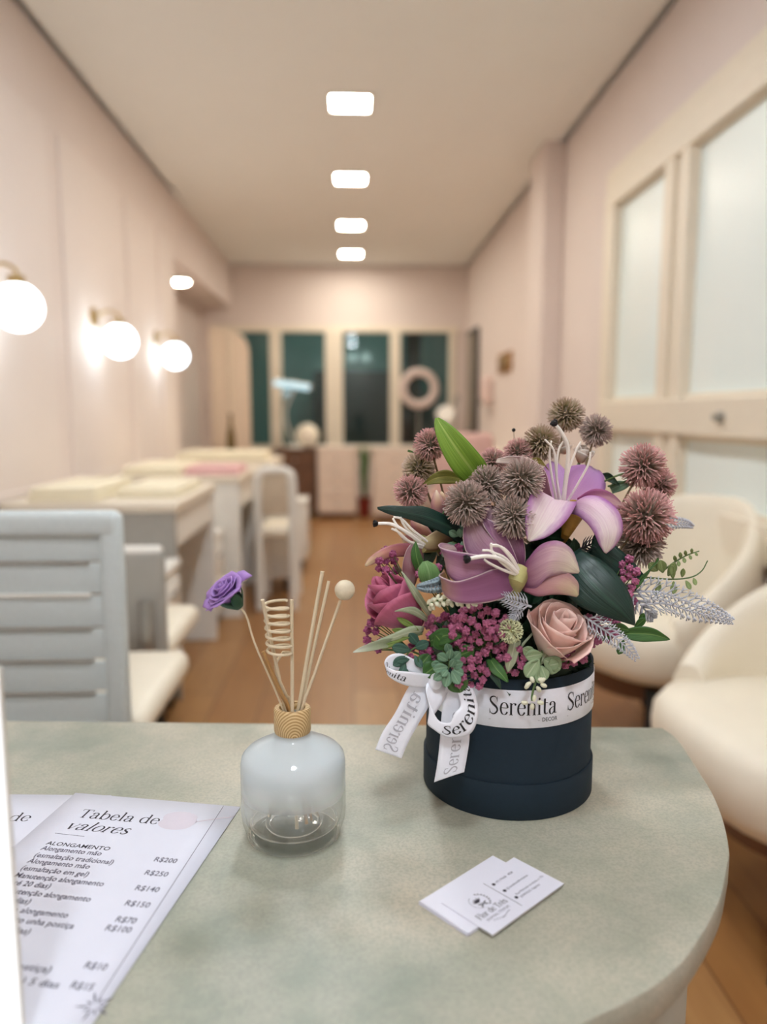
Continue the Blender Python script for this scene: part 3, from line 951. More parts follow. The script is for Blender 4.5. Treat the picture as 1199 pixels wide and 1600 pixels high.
def reed(label, u, v, Y, nx, ny, bx, by, rad=0.00165, m=None, name='reed_stick', bend=0.0):
    r = thing(name, label, 'reed', D0 + Vector((bx, by, .014)), 'reeds in the diffuser bottle')
    tip = W(u, v, Y)
    p = reed_path(tip, nx, ny, bx, by)
    path = [p[0], p[0].lerp(p[1], .5), p[1], p[1].lerp(p[2], .33) + Vector((bend, 0, 0)), p[1].lerp(p[2], .66) + Vector((bend, 0, 0)), p[2]]
    o = MB().tube(crv(path, 16), rad, 10).build('stick', m or M_reed, r)
    return r, tip
reed('pale reed leaning left beside the wooden coil', 410, 937, .64, -.0055, .001, .020, .010)
reed('upright pale reed just right of the wooden coil', 456, 937, .655, .0005, -.005, .004, -.018)
reed('tallest pale reed leaning right', 504, 893, .665, .0050, .003, -.018, .012, 0.0018)
reed('pale reed right behind the tallest one', 514, 908, .680, .0070, .006, -.023, .004, 0.0015)
reed('short split brown reed leaning left', 411, 1018, .645, -.0015, -.004, .012, -.010, 0.0015, M_reedb)
reed('second short brown reed beside the split one', 414, 1032, .650, -.0030, -.001, .016, -.004, 0.0013, M_reedb)
rb, tip = reed('reed topped with a pale wooden ball', 532, 938, .650, .0078, -.002, -.010, .022, 0.0013, None, 'ball_reed')
M_sola = mat('sola_wood', 'D8CCB0', 0.75, var=0.08, scale=160, bump=0.3)
bc = W(539, 922, .650)
MB().ball(bc, 0.0088, 24, 16).build('ball', M_sola, rb)
# coil
cr = thing('coil_reed', 'spiral wooden coil hanging among the reeds', 'reed', D0 + Vector((-.012, .016, .014)), 'reeds in the diffuser bottle')
top, bot = W(431, 940, .650), W(437, 1024, .650)
pts = []
N = 15 * 7
ax = (bot - top)
for i in range(N + 1):
    f = i / N
    a = 2 * PI * 7.15 * f + 0.4
    c0 = top.lerp(bot, f)
    rr = 0.0104
    pts.append(c0 + Vector((rr * math.cos(a), rr * 0.85 * math.sin(a), 0)))
st_end = pts[-1]
pts += crv([st_end, bot + Vector((-.004, .002, -.012)), W(447, 1085, .655), NECK + Vector((-.003, .004, 0)), D0 + Vector((-.012, .016, .014))], 14)[1:]
MB().tube(pts, 0.00125, 8).build('coil', M_reed, cr)
# purple sola rose on a reed
M_sepal = leaf_mat('sepal_green', '1E4632', '2C5A3E', '2C5A3E', 0.6, False)
rr_ = thing('sola_rose', 'small purple paper rose on a reed, left of the bottle', 'flower', D0 + Vector((.022, .002, .014)), 'reeds in the diffuser bottle')
head = W(344, 912, .640)
low_ = W(371, 944, .642)
axs = (head - low_).normalized()
stem = crv([D0 + Vector((.022, .002, .014)), NECK + Vector((-.0075, -.001, 0)), W(400, 1010, .648), W(386, 965, .644), low_ + (low_ - head) * 0.1, low_.lerp(head, .5)], 20)
MB().tube(stem, 0.0009, 8).build('stick', M_reed, rr_)
def basis(axis, up=Vector((0, 0, 1))):
    z = Vector(axis).normalized()
    x = up.cross(z)
    x = x.normalized() if x.length > 1e-4 else Vector((1, 0, 0))
    return Matrix((x, z.cross(x), z)).transposed()
def rose(parent, c, axis, R, H, n, m, flare=0.35, open_=1.0, name='petal', roll=0.0, pointed=0.0, th=0.0005, seed=3, ruff=0.05):
    """Layers of cupped petals turning outwards round an axis; c = centre of the base."""
    rnd = random.Random(seed)
    Bm = basis(axis)
    c = Vector(c)
    for i in range(n):
        f = i / (n - 1)
        ang = roll + i * 2.3999 + rnd.uniform(-.35, .35)
        half = math.radians(115 - 55 * f)
        rb = R * (0.13 + 0.72 * f ** 0.8) * open_
        h = H * (1.0 - 0.26 * f ** 1.5) * rnd.uniform(.92, 1.04)
        P = []
        for j in range(9):
            t = j / 8
            row = []
            for k in range(9):
                s = 2 * k / 8 - 1
                lift = 1 - 0.20 * abs(s) ** 2.5 * t + pointed * (1 - abs(s)) * t * t
                r = rb * (0.42 + 0.62 * math.sin(PI * 0.56 * min(1, t * 1.05))) + flare * R * f * t ** 4 * (0.6 + 0.5 * abs(s)) + R * 0.05 * s * (1 - f)
                w = half * (0.55 + 0.45 * math.sin(PI * min(.5, t)))
                z = h * (t * lift) - flare * R * f * 0.45 * max(0, t - .75) * 4 * .5
                a = ang + s * w
                wob = 1 + ruff * (math.sin(3 * a + i * 1.7) + .6 * math.sin(7 * a + i * 2.9)) * t * t
                row.append(c + Bm @ Vector((r * wob * math.cos(a), r * wob * math.sin(a), z)))
            P.append(row)
        solid(MB().grid(P).build(name, m, parent, angle=180, fixn=False), th)
M_sola_p = petal_mat('sola_purple', '7A5496', '8E68AC', 'A884C4', 'A17CBE', 0.8, 0.1, 0.7)
rose(rr_, low_.lerp(head, .30), (axs + Vector((-.1, -.35, .1))).normalized(), 0.0150, 0.0185, 15, M_sola_p, flare=0.75, th=0.0006, seed=5, ruff=.10)
for k in range(5):
    a = k * 2 * PI / 5 + .3
    Bm = basis(axs)
    P = []
    for j in range(6):
        t = j / 5
        rr2 = 0.003 + 0.0090 * math.sin(PI * .5 * min(1, t * 1.1))
        w = 0.75 * (1 - t ** 1.6) + 0.02
        P.append([low_ + axs * (-.004) + Bm @ Vector((rr2 * math.cos(a + s * w), rr2 * math.sin(a + s * w), 0.0175 * t)) for s in (-1, -.5, 0, .5, 1)])
    solid(MB().grid(P).build('sepal', M_sepal, rr_, angle=180, fixn=False), 0.0004)
# ------------------------------------------------------------------ flower box and ribbon
BX, BY = W(791, 1225, 0.754).x, 0.754
RB = 0.0838
B0 = Vector((BX, BY, TAB))
BTOP = 0.878
M_navy = mat('navy_card', '07212F', 0.8, var=0.08, scale=300, bump=0.06)
fbx = thing('flower_box', 'round navy blue cardboard flower box holding the bouquet', 'box', B0)
hB = BTOP - TAB
MB().lathe([(0, 0.001), (RB, 0.001), (RB, hB - .001), (RB - .001, hB), (RB - .0025, hB - .001), (RB - .0025, .004), (0, .004)], B0, 96).build('body', M_navy, fbx, angle=50)
MB().lathe([(0, 0), (RB + .0015, 0), (RB + .0025, .001), (RB + .0025, .034), (RB + .0018, .035), (RB + .0003, .035), (RB + .0003, .0008), (0, .0008)], B0, 96).build('base_tray', M_navy, fbx, angle=50)
M_rib = mat('white_satin', 'EDF0F8', 0.35, var=0.02, scale=200)
M_ribink = mat('ribbon_ink', '17161C', 0.5)
M_ribink2 = mat('ribbon_ink_through', 'B4B5BE', 0.5)
rib = thing('satin_ribbon', 'white satin ribbon printed Serenita, tied in a bow round the navy box', 'ribbon', B0 + Vector((0, 0, .09)))
rz0, rz1 = W(921, 1084, .754).z, W(921, 1031, .754).z
rr = RB + .0008
MB().lathe([(rr, rz0), (rr + .0004, rz0 + .0003), (rr + .0004, rz1 - .0003), (rr, rz1)], (BX, BY, 0), 96).build('band', M_rib, rib, angle=180)
ss = MB()
bh = rz1 - rz0
def on_band(g, a0, z, size, width):
    vs, fs, w = g
    R2 = rr + .0009
    out = []
    for x, y in vs:
        a = a0 + x * (width / w) / rr
        out.append((BX + R2 * math.sin(a), BY - R2 * math.cos(a), z + y * size))
    ss.add(out, fs)
for k in range(7):
    a0 = math.radians(-23.5 + 360 / 7 * k)
    on_band(serif('Serenita', 0.095, 0.022), a0, rz0 + bh * .36, 0.0235, 0.064)
    on_band(sans('DECOR'), a0 + 0.58, rz0 + bh * .17, 0.0055, 0.0155)
    on_band(([(0, 0), (1, 0), (1, .02), (0, .02)] , [(0, 1, 2, 3)], 1), a0, rz0 + bh * .20, 0.012, 0.047)
ss.build('lettering', M_ribink, rib, smooth=False)
def ribbon_piece(name, st, nv=40, text=None, m=M_ribink, t0=.1, t1=.9, size=.7, mirror=False, flip=1, side=1):
    P = sheet(st, 7, nv, 0.04)
    o = MB().grid(P).build(name, M_rib, rib, angle=180, fixn=False)
    solid(o, 0.0003)
    if not text:
        return
    vs, fs, w = serif(text, 0.105, 0.03, mirror=mirror)
    lens = [0]
    for j in range(1, nv):
        lens.append(lens[-1] + (P[j][3] - P[j - 1][3]).length)
    tb = MB(); out = []
    for x, y in vs:
        f = t0 + (t1 - t0) * x / w
        j = min(int(f * (nv - 1)), nv - 2); g = f * (nv - 1) - j
        tt = (y / .7 - .5) * 2 * size * flip
        kk = (tt + 1) / 2 * 6
        k = max(0, min(int(kk), 5)); h = kk - k
        p = (P[j][k] * (1 - h) + P[j][k + 1] * h) * (1 - g) + (P[j + 1][k] * (1 - h) + P[j + 1][k + 1] * h) * g
        n = (P[j + 1][3] - P[j][3]).cross(P[j][5] - P[j][1]).normalized()
        if n.dot(CAMP - p) < 0: n = -n
        out.append(p + n * 0.0007 * side)
    tb.add(out, fs)
    tb.build('lettering', m, rib, smooth=False)
ribbon_piece('tail', [(670, 1064, .669, 6, 10), (658, 1082, .664, 17, 12), (636, 1122, .660, 18, 9), (618, 1152, .657, 20, 8), (607, 1178, .655, 20.5, 7)], text='Serenita', m=M_ribink2, t0=.95, t1=.27, size=.50, mirror=False, flip=1)
ribbon_piece('tail', [(712, 1070, .664, 14, 1), (711, 1110, .660, 20, 1), (711, 1150, .657, 23, -1), (707, 1185, .655, 23, -4), (702, 1214, .653, 23.5, -8)], text='Serenita', m=M_ribink2, t0=.95, t1=.25, size=.42, flip=-1)
ribbon_piece('loop', [(690, 1066, .6660, 14, 8), (680, 1082, .659, 14, 11), (674, 1100, .653, 7, 13), (671, 1117, .648, -3, 12), (682, 1133, .644, -4, 7), (703, 1141, .641, -1, 12), (723, 1131, .642, 12, 16), (734, 1110, .647, 14, 7), (730, 1085, .655, 13, 0), (722, 1068, .662, 12, 0)], nv=60, text='Serenita', t0=.50, t1=.98, size=.55, flip=-1)
ribbon_piece('loop', [(676, 1058, .668, 3, 11), (656, 1046, .664, 4, 13), (632, 1035, .661, 6, 14), (612, 1036, .659, 5, 11), (603, 1044, .656, 2, 6), (613, 1053, .652, -3, 6), (636, 1060, .652, -5, 10), (662, 1064, .658, -4, 11), (678, 1064, .664, -3, 9)], nv=50, text='Serenita', m=M_ribink, t0=.42, t1=.75, size=.5, flip=-1)
MB().ball(W(680, 1063, .6640), .0075, 16, 10, (1, 1, 1.15)).build('knot', M_rib, rib)

# ------------------------------------------------------------------ inside the box: foam and filler foliage
M_foam = mat('foam_shaded', '1C2A1C', 0.95, var=0.3, scale=200)  # green foam, shade between the flowers put into its colour
fm = MB()
fm.lathe([(0, .004), (RB - .004, .004), (RB - .004, hB - .006), (RB * .9, hB + .012), (RB * .72, hB + .035), (RB * .45, hB + .055), (0, hB + .062)], B0, 40)
tag(fm.build('flower_foam', M_foam), 'green foam darkened for shade, filling the flower box under the flowers', 'foam')
M_leafd = leaf_mat('leaf_dark', '12301F', '1E4229', '35583A', 0.4)
M_leafg = leaf_mat('leaf_green', '2C5526', '4A7A35', '7CA05A', 0.45)
M_leafb = leaf_mat('leaf_bright', '5F8A26', '86AA3C', 'A5BE62', 0.45)
M_leafdd = leaf_mat('leaf_blackgreen', '0F2C26', '17392F', '24493A', 0.38)
M_leafp = leaf_mat('leaf_pale', '8E9C7E', 'B4BD9C', 'CBD0B4', 0.55)
M_leafs = leaf_mat('leaf_sage', '5C8266', '7BA083', '97B698', 0.6)
M_stem = mat('stem_green', '55703C', 0.55, var=0.15, scale=60)
M_stemb = mat('stem_brown', '7A6748', 0.6, var=0.15, scale=60)
rnd = random.Random(11)
ff = MB()
FC = Vector((BX, BY, BTOP - .01))
for i in range(240):
    el = rnd.uniform(-.1, 1.25); az = rnd.uniform(0, 2 * PI)
    d = Vector((math.cos(az) * math.cos(el), math.sin(az) * math.cos(el), math.sin(el)))
    base = FC + Vector((d.x * .060, d.y * .060, max(0.0, d.z) * .062 + 0.004))
    dirn = (d + Vector((rnd.uniform(-.7, .7), rnd.uniform(-.7, .7), rnd.uniform(-.5, .5)))).normalized()
    L = rnd.uniform(.018, .034); w = L * .24
    sd = dirn.cross(Vector((rnd.uniform(-1, 1), rnd.uniform(-1, 1), rnd.uniform(-1, 1)))).normalized()
    nn = dirn.cross(sd)
    P = []
    for j in range(5):
        t = j / 4
        ww = w * math.sin(PI * (0.08 + .9 * t)) ** .8 * (1 if t < 1 else .1)
        P.append([base + dirn * (L * t) + sd * (ww * s) + nn * (abs(s) * ww * .35 - L * .2 * t * t) for s in (-1, 0, 1)])
    ff.grid(P)
for cc, rad, n in ((W(815, 835, .765), .045, 90), (W(690, 845, .745), .030, 50), (W(900, 905, .735), .040, 60), (W(770, 900, .715), .035, 60)):
    for i in range(n):
        d = Vector((rnd.gauss(0, 1), rnd.gauss(0, 1), rnd.gauss(0, 1))).normalized()
        base = cc + d * rad * .35
        L = rad * .75; w = L * .26
        sd = d.cross(Vector((rnd.uniform(-1, 1), rnd.uniform(-1, 1), rnd.uniform(-1, 1)))).normalized()
        P = []
        for j in range(5):
            t = j / 4
            ww = w * math.sin(PI * (0.08 + .9 * t)) ** .8 * (1 if t < 1 else .1)
            P.append([base + d * (L * t) + sd * (ww * q_) for q_ in (-1, 0, 1)])
        ff.grid(P)
o = tag(ff.build('filler_foliage', M_leafd, angle=180, fixn=False), 'dark green filler foliage deep between the flowers', 'foliage', kind='stuff')

# ------------------------------------------------------------------ spiky pompom flowers
def pomp_mat(name, core, midc, tip):
    t = NT(name)
    p = t.pr(None, 0.75)
    sp = t.n('ShaderNodeSeparateXYZ'); t.l(t.coord('UV'), sp.inputs[0])
    t.l(t.ramp(sp.outputs[1], [(0.0, lin(core)), (0.55, lin(midc)), (1.0, lin(tip))]), p.inputs['Base Color'])
    return t.m
PM = {'g': pomp_mat('pompom_grey', '5E574A', '9C9284', 'C6AEA6'), 'o': pomp_mat('pompom_olive', '5A5236', '9E9268', 'C4AC9C'), 'p': pomp_mat('pompom_pink', '5E5244', 'AA9284', 'DBA6A4')}
PCORE = mat('pompom_core', '6A5F4F', 0.85, scale=300, bump=0.5)
def pomp_meshes(seed):
    rd = random.Random(seed)
    mb = MB()
    N = 210
    for i in range(N):
        z = 1 - 2 * (i + .5) / N
        a = i * 2.399963 + rd.uniform(-.1, .1)
        s = math.sqrt(max(0, 1 - z * z))
        d = (Vector((s * math.cos(a), s * math.sin(a), z)) + Vector((rd.uniform(-.10, .10), rd.uniform(-.10, .10), rd.uniform(-.10, .10)))).normalized()
        x = d.orthogonal().normalized(); y = d.cross(x)
        R1 = rd.uniform(.88, 1.02)
        def spike(p0, p1, r0, r1, v0, v1):
            t = (p1 - p0).normalized(); ux = t.orthogonal().normalized(); uy = t.cross(ux)
            vs = [p0 + (ux * math.cos(2 * PI * k / 3) + uy * math.sin(2 * PI * k / 3)) * r0 for k in range(3)]
            vs += [p1 + (ux * math.cos(2 * PI * k / 3) + uy * math.sin(2 * PI * k / 3)) * r1 for k in range(3)]
            mb.add(vs, [(0, 1, 4, 3), (1, 2, 5, 4), (2, 0, 3, 5), (3, 4, 5)], [(0, v0)] * 3 + [(0, v1)] * 3)
        a0 = rd.uniform(0, 2 * PI)
        m1 = d * .66 * R1
        spike(d * .36, m1, .046, .040, 0.0, .55)
        for q in range(2):
            aa = a0 + PI * q
            spike(m1, d * R1 + (x * math.cos(aa) + y * math.sin(aa)) * .10, .040, .022, .55, 1.0)
    me_s = {k: mb.mesh('spines', PM[k], smooth=False) for k in PM}
    return me_s
_pm = [pomp_meshes(s) for s in (1, 2)]
_core = MB().ball((0, 0, 0), .45, 14, 10).mesh('core', PCORE)
POMPS = [
 (885, 648, 30, .795, 'o', 'highest spiky pompom flower, olive, behind the black pistil tip'),
 (932, 673, 27, .790, 'g', 'small grey-pink spiky pompom right of the highest one'),
 (846, 692, 30, .785, 'o', 'olive spiky pompom just left of the white stamens'),
 (1005, 728, 37, .760, 'p', 'pink-tipped spiky pompom, upper one at the right edge of the bouquet'),
 (1030, 757, 28, .785, 'p', 'spiky pompom half hidden behind the two right-hand pink ones'),
 (1010, 808, 47, .725, 'p', 'largest pink spiky pompom at the right of the bouquet'),
 (1002, 850, 38, .740, 'g', 'grey-pink spiky pompom under the largest one at right'),
 (672, 695, 27, .760, 'p', 'upper of three spiky pompoms left of the bright green leaf'),
 (655, 733, 28, .765, 'o', 'brownish spiky pompom in the middle of the left-hand three'),
 (642, 768, 28, .740, 'p', 'pink spiky pompom lowest left, above the long dark leaf'),
 (729, 786, 38, .690, 'g', 'large grey spiky pompom left of centre above the middle lily'),
 (762, 757, 32, .705, 'g', 'grey spiky pompom at the foot of the bright green leaf'),
 (816, 750, 38, .690, 'g', 'grey-pink spiky pompom in front of the white-tipped curled petal'),
 (803, 808, 35, .680, 'g', 'grey spiky pompom hanging over the middle lily'),
 (770, 722, 24, .775, 'p', 'pink spiky pompom peeping out behind the bright green leaf'),
 (810, 708, 24, .785, 'p', 'pinkish spiky pompom behind the white-tipped curled petal'),
]
for i, (u, v, rp, Y, k, l) in enumerate(POMPS):
    c = W(u, v, Y)
    R1 = rp / FPX * (c - CAMP).dot(_f) * 1.02
    r = thing('pompom_flower', l, 'flower', c, 'spiky pompom flowers')
    o = link('spines', _pm[i % 2][k]); o.parent = r; o['kind'] = 'stuff'
    o.rotation_euler = (i * 1.1, i * 0.7, i * 2.1); o.scale = (R1, R1, R1 * (.94 + .02 * (i % 4)))
    o = link('core', _core); o.parent = r; o.scale = (R1, R1, R1)
    root = FC + Vector(((c.x - BX) * .35, (c.y - BY) * .35, .02))
    MB().tube(bez(c, c.lerp(root, .4) + Vector((0, 0, .008)), root, 10), .0011, 7).build('stem', M_stemb, r)

# ------------------------------------------------------------------ lilies
LILY_A = petal_mat('lily_lilac', 'B46AA0', 'DCC8CC', 'E8E4D6', 'A060A6', 0.95, 0.35, e0=.42, e1=1.0, freckle='7C2E62')
LILY_A2 = petal_mat('lily_lilac_back', 'C79ABA', 'B47FB4', 'AE86BC', 'A76FAE', 0.8, 0.35, e0=.45, e1=1.1, freckle='7C2E62')
LILY_B = petal_mat('lily_mauve', '7A4264', 'A87C92', 'C4ACA4', '7C4672', 0.85, 0.45, e0=.3, e1=1.05, freckle='54203C', rim='D8C4C4')
LILY_BC = petal_mat('lily_mauve_cream', '7E3A68', 'C4A0A8', 'E8E2CC', '94588A', 0.7, 0.35, e0=.6, e1=1.2, split=(0, .35, .72))
LILY_C = petal_mat('lily_blush', 'A8586A', 'C08878', 'E0D0A4', 'A86878', 0.7, 0.25, e0=.5, e1=1.15)
LILY_U = petal_mat('lily_underside', '8E6068', '9C7076', 'EADFD0', '8A5A6A', 0.6, 0.2, e0=.5, e1=1.1, split=(0, .6, .97), rim='E4D6CC')
M_throat = mat('lily_throat', 'B08A3C', 0.55, var=0.25, scale=60)
M_throatg = mat('lily_throat_green', 'A9A46A', 0.55, var=0.2, scale=60)
M_fil = mat('stamen_white', 'F8F5EC', 0.4, var=0.02)
def filament(par, pts, r0=.0011, r1=.0008, tip=None, name='stamen'):
    p = crv([W(*q) for q in pts], 14)
    n = len(p)
    MB().tube(p, [r0 + (r1 - r0) * i / (n - 1) for i in range(n)], 8).build(name, M_fil, par)
    if tip:
        c = p[-1]; d = (p[-1] - p[-2]).normalized()
        b = MB().ball(c + d * tip * .4, tip, 12, 8, (1, 1, .85), axis=d)
        for k in range(6):
            a = k * PI / 3
            x = d.orthogonal().normalized(); y = d.cross(x)
            e = x * math.cos(a) + y * math.sin(a)
            b.ball(c + d * tip * .7 + e * tip * .7, tip * .45, 8, 6)
        b.build('stigma', M_dark, par)
LA = thing('lily', 'open lilac lily at the upper right with tall white stamens', 'flower', W(880, 800, .74), 'artificial lilies')
petal([(866, 792, .730, 5, 6), (850, 768, .722, 12, 3), (838, 742, .715, 14, -6), (822, 727, .708, 9, -9), (800, 719, .702, 3, -7), (776, 720, .700, 1, -3)], LILY_U, LA, .15)
petal([(870, 792, .752, 9, 2), (868, 762, .765, 20, 3), (866, 738, .775, 18, 3), (866, 722, .782, 5, 1)], LILY_A2, LA, .3)
petal([(886, 792, .750, 9, 6), (900, 770, .760, 22, 13), (913, 752, .772, 28, 17), (924, 738, .784, 17, 9), (930, 733, .792, 6, 3)], LILY_A2, LA, .25, .08)
petal([(905, 788, .738, 3, 10), (930, 780, .735, 4, 16), (955, 782, .740, 3, 13), (976, 792, .748, 1, 3)], petal_mat('lily_pink', '9C4480', 'C48AA8', 'E8C8BC', 'A04C88', .8, .2), LA, .2)
petal([(880, 800, .735, 10, 6), (872, 784, .708, 26, 10), (866, 780, .694, 33, 11), (852, 803, .676, 30, 14), (838, 828, .668, 18, 10), (826, 845, .668, 2, 1.5)], LILY_A, LA, -.18, .06, nv=26)
petal([(884, 800, .730, 5, -9), (900, 787, .708, 12, -14), (922, 789, .692, 20, -14), (944, 808, .680, 24, -10), (953, 832, .674, 22, -3), (950, 852, .674, 13, 1), (946, 864, .676, 2, 1)], LILY_A, LA, -.22, .06, nv=28)
MB().tube([W(884, 790, .738), W(893, 812, .730), W(886, 832, .728), W(880, 846, .745)], [.0120, .0105, .005, .003], 20).build('throat', M_throat, LA)
for pts in ([(874, 784, .728), (870, 745, .718), (866, 705, .712), (852, 687, .708)], [(870, 784, .732), (862, 740, .722), (859, 710, .716), (862, 689, .712)], [(876, 784, .726), (870, 740, .715), (873, 705, .710), (880, 690, .708)], [(882, 786, .724), (888, 740, .712), (900, 705, .706), (908, 690, .704)], [(886, 786, .722), (904, 755, .708), (920, 725, .700), (923, 706, .698)]):
    filament(LA, pts, .0013, .0009)
filament(LA, [(880, 785, .724), (886, 735, .712), (888, 700, .706), (879, 678, .702), (868, 663, .699)], .0021, .0017, .0034, 'pistil')
LB = thing('lily', 'mauve lily in the middle of the bouquet, black pistil tip pointing left', 'flower', W(812, 893, .67), 'artificial lilies')
petal([(806, 889, .680, 6, -5), (780, 868, .679, 19, -16), (757, 845, .684, 27, -20), (742, 820, .694, 18, -10), (738, 806, .70, 6, -3)], LILY_B, LB, .12, .06)
petal([(811, 886, .684, 8, 3), (799, 858, .682, 22, 6), (784, 828, .688, 30, 7), (774, 803, .698, 20, 4), (770, 790, .704, 6, 1)], LILY_B, LB, .12, -.06)
petal([(806, 893, .676, 2, 9), (776, 891, .654, 2, 19), (738, 890, .642, 4, 25), (708, 884, .640, 6, 25), (694, 872, .648, 6, 19), (697, 857, .660, 6, 9), (712, 856, .668, 3, 4)], LILY_B, LB, .10, -.07, nv=30)
petal([(806, 902, .670, 3, 11), (780, 911, .650, 8, 22), (748, 921, .638, 6, 21), (716, 925, .634, 2, 17), (698, 918, .638, 2, 15), (690, 908, .648, 2, 10), (697, 900, .660, 2, 7)], petal_mat('lily_mauve_rim', '7E4A70', '8E5A7C', 'B4945C', '80506C', .6, .3, e0=.5, e1=1.2, rim='DCCBC8'), LB, .14, .05, nv=26)
petal([(816, 898, .670, 3, -19), (838, 886, .656, 4, -34), (862, 875, .648, 9, -30), (884, 878, .648, 10, -20), (898, 888, .652, 5, -9), (905, 894, .655, 1, -2)], LILY_BC, LB, -.12, .06, nv=26)
petal([(820, 914, .668, 4, -9), (846, 914, .654, 7, -18), (872, 912, .650, 13, -18), (893, 920, .652, 11, -10), (903, 931, .656, 2, -2)], petal_mat('lily_blush_cream', '9C5A74', 'C49A94', 'DDD6AC', '9A5C78', .6, .2), LB, -.12, .05)
MB().tube([W(812, 892, .672), W(806, 908, .664), W(800, 925, .668), W(805, 945, .69)], [.010, .009, .0065, .003], 18).build('throat', M_throatg, LB)
for pts in ([(812, 895, .664), (795, 868, .652), (780, 853, .645), (766, 852, .642)], [(810, 896, .662), (790, 872, .650), (770, 862, .643), (768, 849, .640)], [(808, 897, .660), (785, 880, .648), (768, 862, .641), (754, 860, .639)], [(806, 898, .660), (785, 890, .648), (765, 880, .641), (757, 874, .640)], [(812, 893, .664), (800, 870, .655), (785, 855, .648), (770, 853, .646)]):
    filament(LB, pts, .0013, .0010)
filament(LB, [(808, 895, .660), (785, 875, .645), (760, 869, .637), (733, 873, .632)], .0021, .0016, .0036, 'pistil')
LC = thing('lily', 'blush lily facing left under the long dark leaf', 'flower', W(655, 850, .72), 'artificial lilies')
petal([(664, 848, .722, 8, 4), (662, 832, .716, 18, 9), (655, 818, .716, 14, 8), (650, 808, .722, 4, 2)], LILY_C, LC, .15)
petal([(712, 838, .728, 2, -12), (692, 842, .712, 4, -17), (674, 846, .703, 5, -14), (658, 846, .700, 1, -3)], petal_mat('lily_yellow_tip', '6E3A4C', 'B89C6C', 'D8D0A0', '9C7C68', .4, .2, split=(0, .4, .85)), LC, -.15)
petal([(648, 860, .714, 2, 11), (622, 860, .700, 2, 10), (598, 867, .692, 3, 8), (580, 877, .690, 3, 5), (571, 884, .690, 1, 1.5)], LILY_C, LC, -.2)
petal([(656, 852, .712, 8, 8), (650, 866, .702, 13, 8), (643, 886, .696, 13, 6), (640, 906, .699, 11, 3), (643, 916, .706, 5, 1)], LILY_U, LC, -.25)
petal([(650, 850, .724, 6, 8), (640, 846, .722, 6, 10), (630, 846, .724, 2, 4)], LILY_C, LC, .1)
MB().tube([W(658, 850, .712), W(672, 852, .722), W(690, 856, .74)], [.009, .007, .004], 16).build('throat', M_throatg, LC)
for pts in ([(668, 846, .702), (645, 828, .694), (628, 811, .690), (615, 808, .689)], [(664, 850, .702), (640, 836, .692), (622, 822, .688), (614, 810, .687)], [(662, 853, .700), (640, 846, .690), (624, 832, .686), (612, 826, .684)], [(664, 848, .704), (640, 830, .696), (630, 818, .690), (626, 808, .688)], [(660, 856, .70), (642, 848, .692), (628, 838, .688), (618, 826, .686)]):
    filament(LC, pts, .0013, .0010)
filament(LC, [(660, 850, .700), (636, 832, .688), (612, 819, .684), (589, 818, .682)], .0019, .0014, .0030, 'pistil')
LD = thing('lily_bud', 'small cream and pink lily bud above the long dark leaf', 'flower', W(685, 795, .715))
petal([(684, 806, .712, 8, 0), (684, 790, .708, 10, 1), (684, 776, .708, 7, 1), (682, 766, .710, 1, 0)], petal_mat('bud_cream', 'B8788C', 'D0A88C', 'E6D4B4', 'B87890', .6, .2), LD, -.45)
petal([(690, 806, .720, 8, 0), (694, 788, .716, 9, 2), (693, 775, .716, 6, 1), (690, 768, .718, 1, 0)], LILY_C, LD, -.4)
MB().tube([W(686, 800, .714), W(690, 815, .725), W(705, 840, .74)], [.005, .003, .002], 10).build('stem', M_stem, LD)
LE = thing('lily_stigma', 'lone dark pistil tip on a hair-thin stalk left of the highest pompoms', 'flower', W(803, 673, .80))
MB().tube(crv([W(803, 673, .80), W(805, 700, .80), W(812, 745, .79)], 8), .0004, 6).build('stalk', M_stemb, LE)
MB().ball(W(803, 672, .80), .0020, 12, 8).build('tip', M_dark, LE)
# a closed cream rosebud between the two back pompoms
LF = thing('rose_bud', 'cream and coral bud between the two back pompoms at the top', 'flower', W(908, 715, .80))
M_budc = petal_mat('bud_coral', 'C85A44', 'E6C8B4', 'F2ECE2', 'EDE4DA', .7, .1)
rose(LF, W(908, 722, .80), (0.1, -.35, 1), .012, .019, 6, M_budc, .15, seed=8)
rose(LF, W(880, 708, .815), (-.1, -.3, 1), .010, .016, 6, M_budc, .15, seed=9)
MB().tube([W(906, 722, .80), W(890, 760, .79), W(870, 830, .77)], .0016, 8).build('stem', M_stem, LF)

# ------------------------------------------------------------------ roses
M_rosem = petal_mat('rose_magenta', '8A3E5C', 'B06484', 'BC6480', 'BE5474', .8, .25, rough=.6, e0=.6, e1=1.1)
M_rosep = petal_mat('rose_pale', 'D8C8A8', 'F0DACC', 'F0CEC4', 'E6B0A8', .75, .12, rough=.6, e0=.55, e1=1.1)
R1 = thing('rose', 'magenta pink rose at the left edge of the bouquet', 'flower', W(640, 965, .68), 'artificial roses')
rose(R1, W(652, 978, .690), (-.62, -.16, .74), .0255, .059, 11, M_rosem, flare=.22, pointed=.10, seed=21, roll=.6, ruff=.045)
R2 = thing('rose', 'pale pink rose over the front rim of the box', 'flower', W(862, 1000, .67), 'artificial roses')
rose(R2, W(858, 1018, .684), (.20, -.50, .84), .0300, .050, 13, M_rosep, flare=.30, pointed=0.02, seed=14, roll=2.2, ruff=.05)
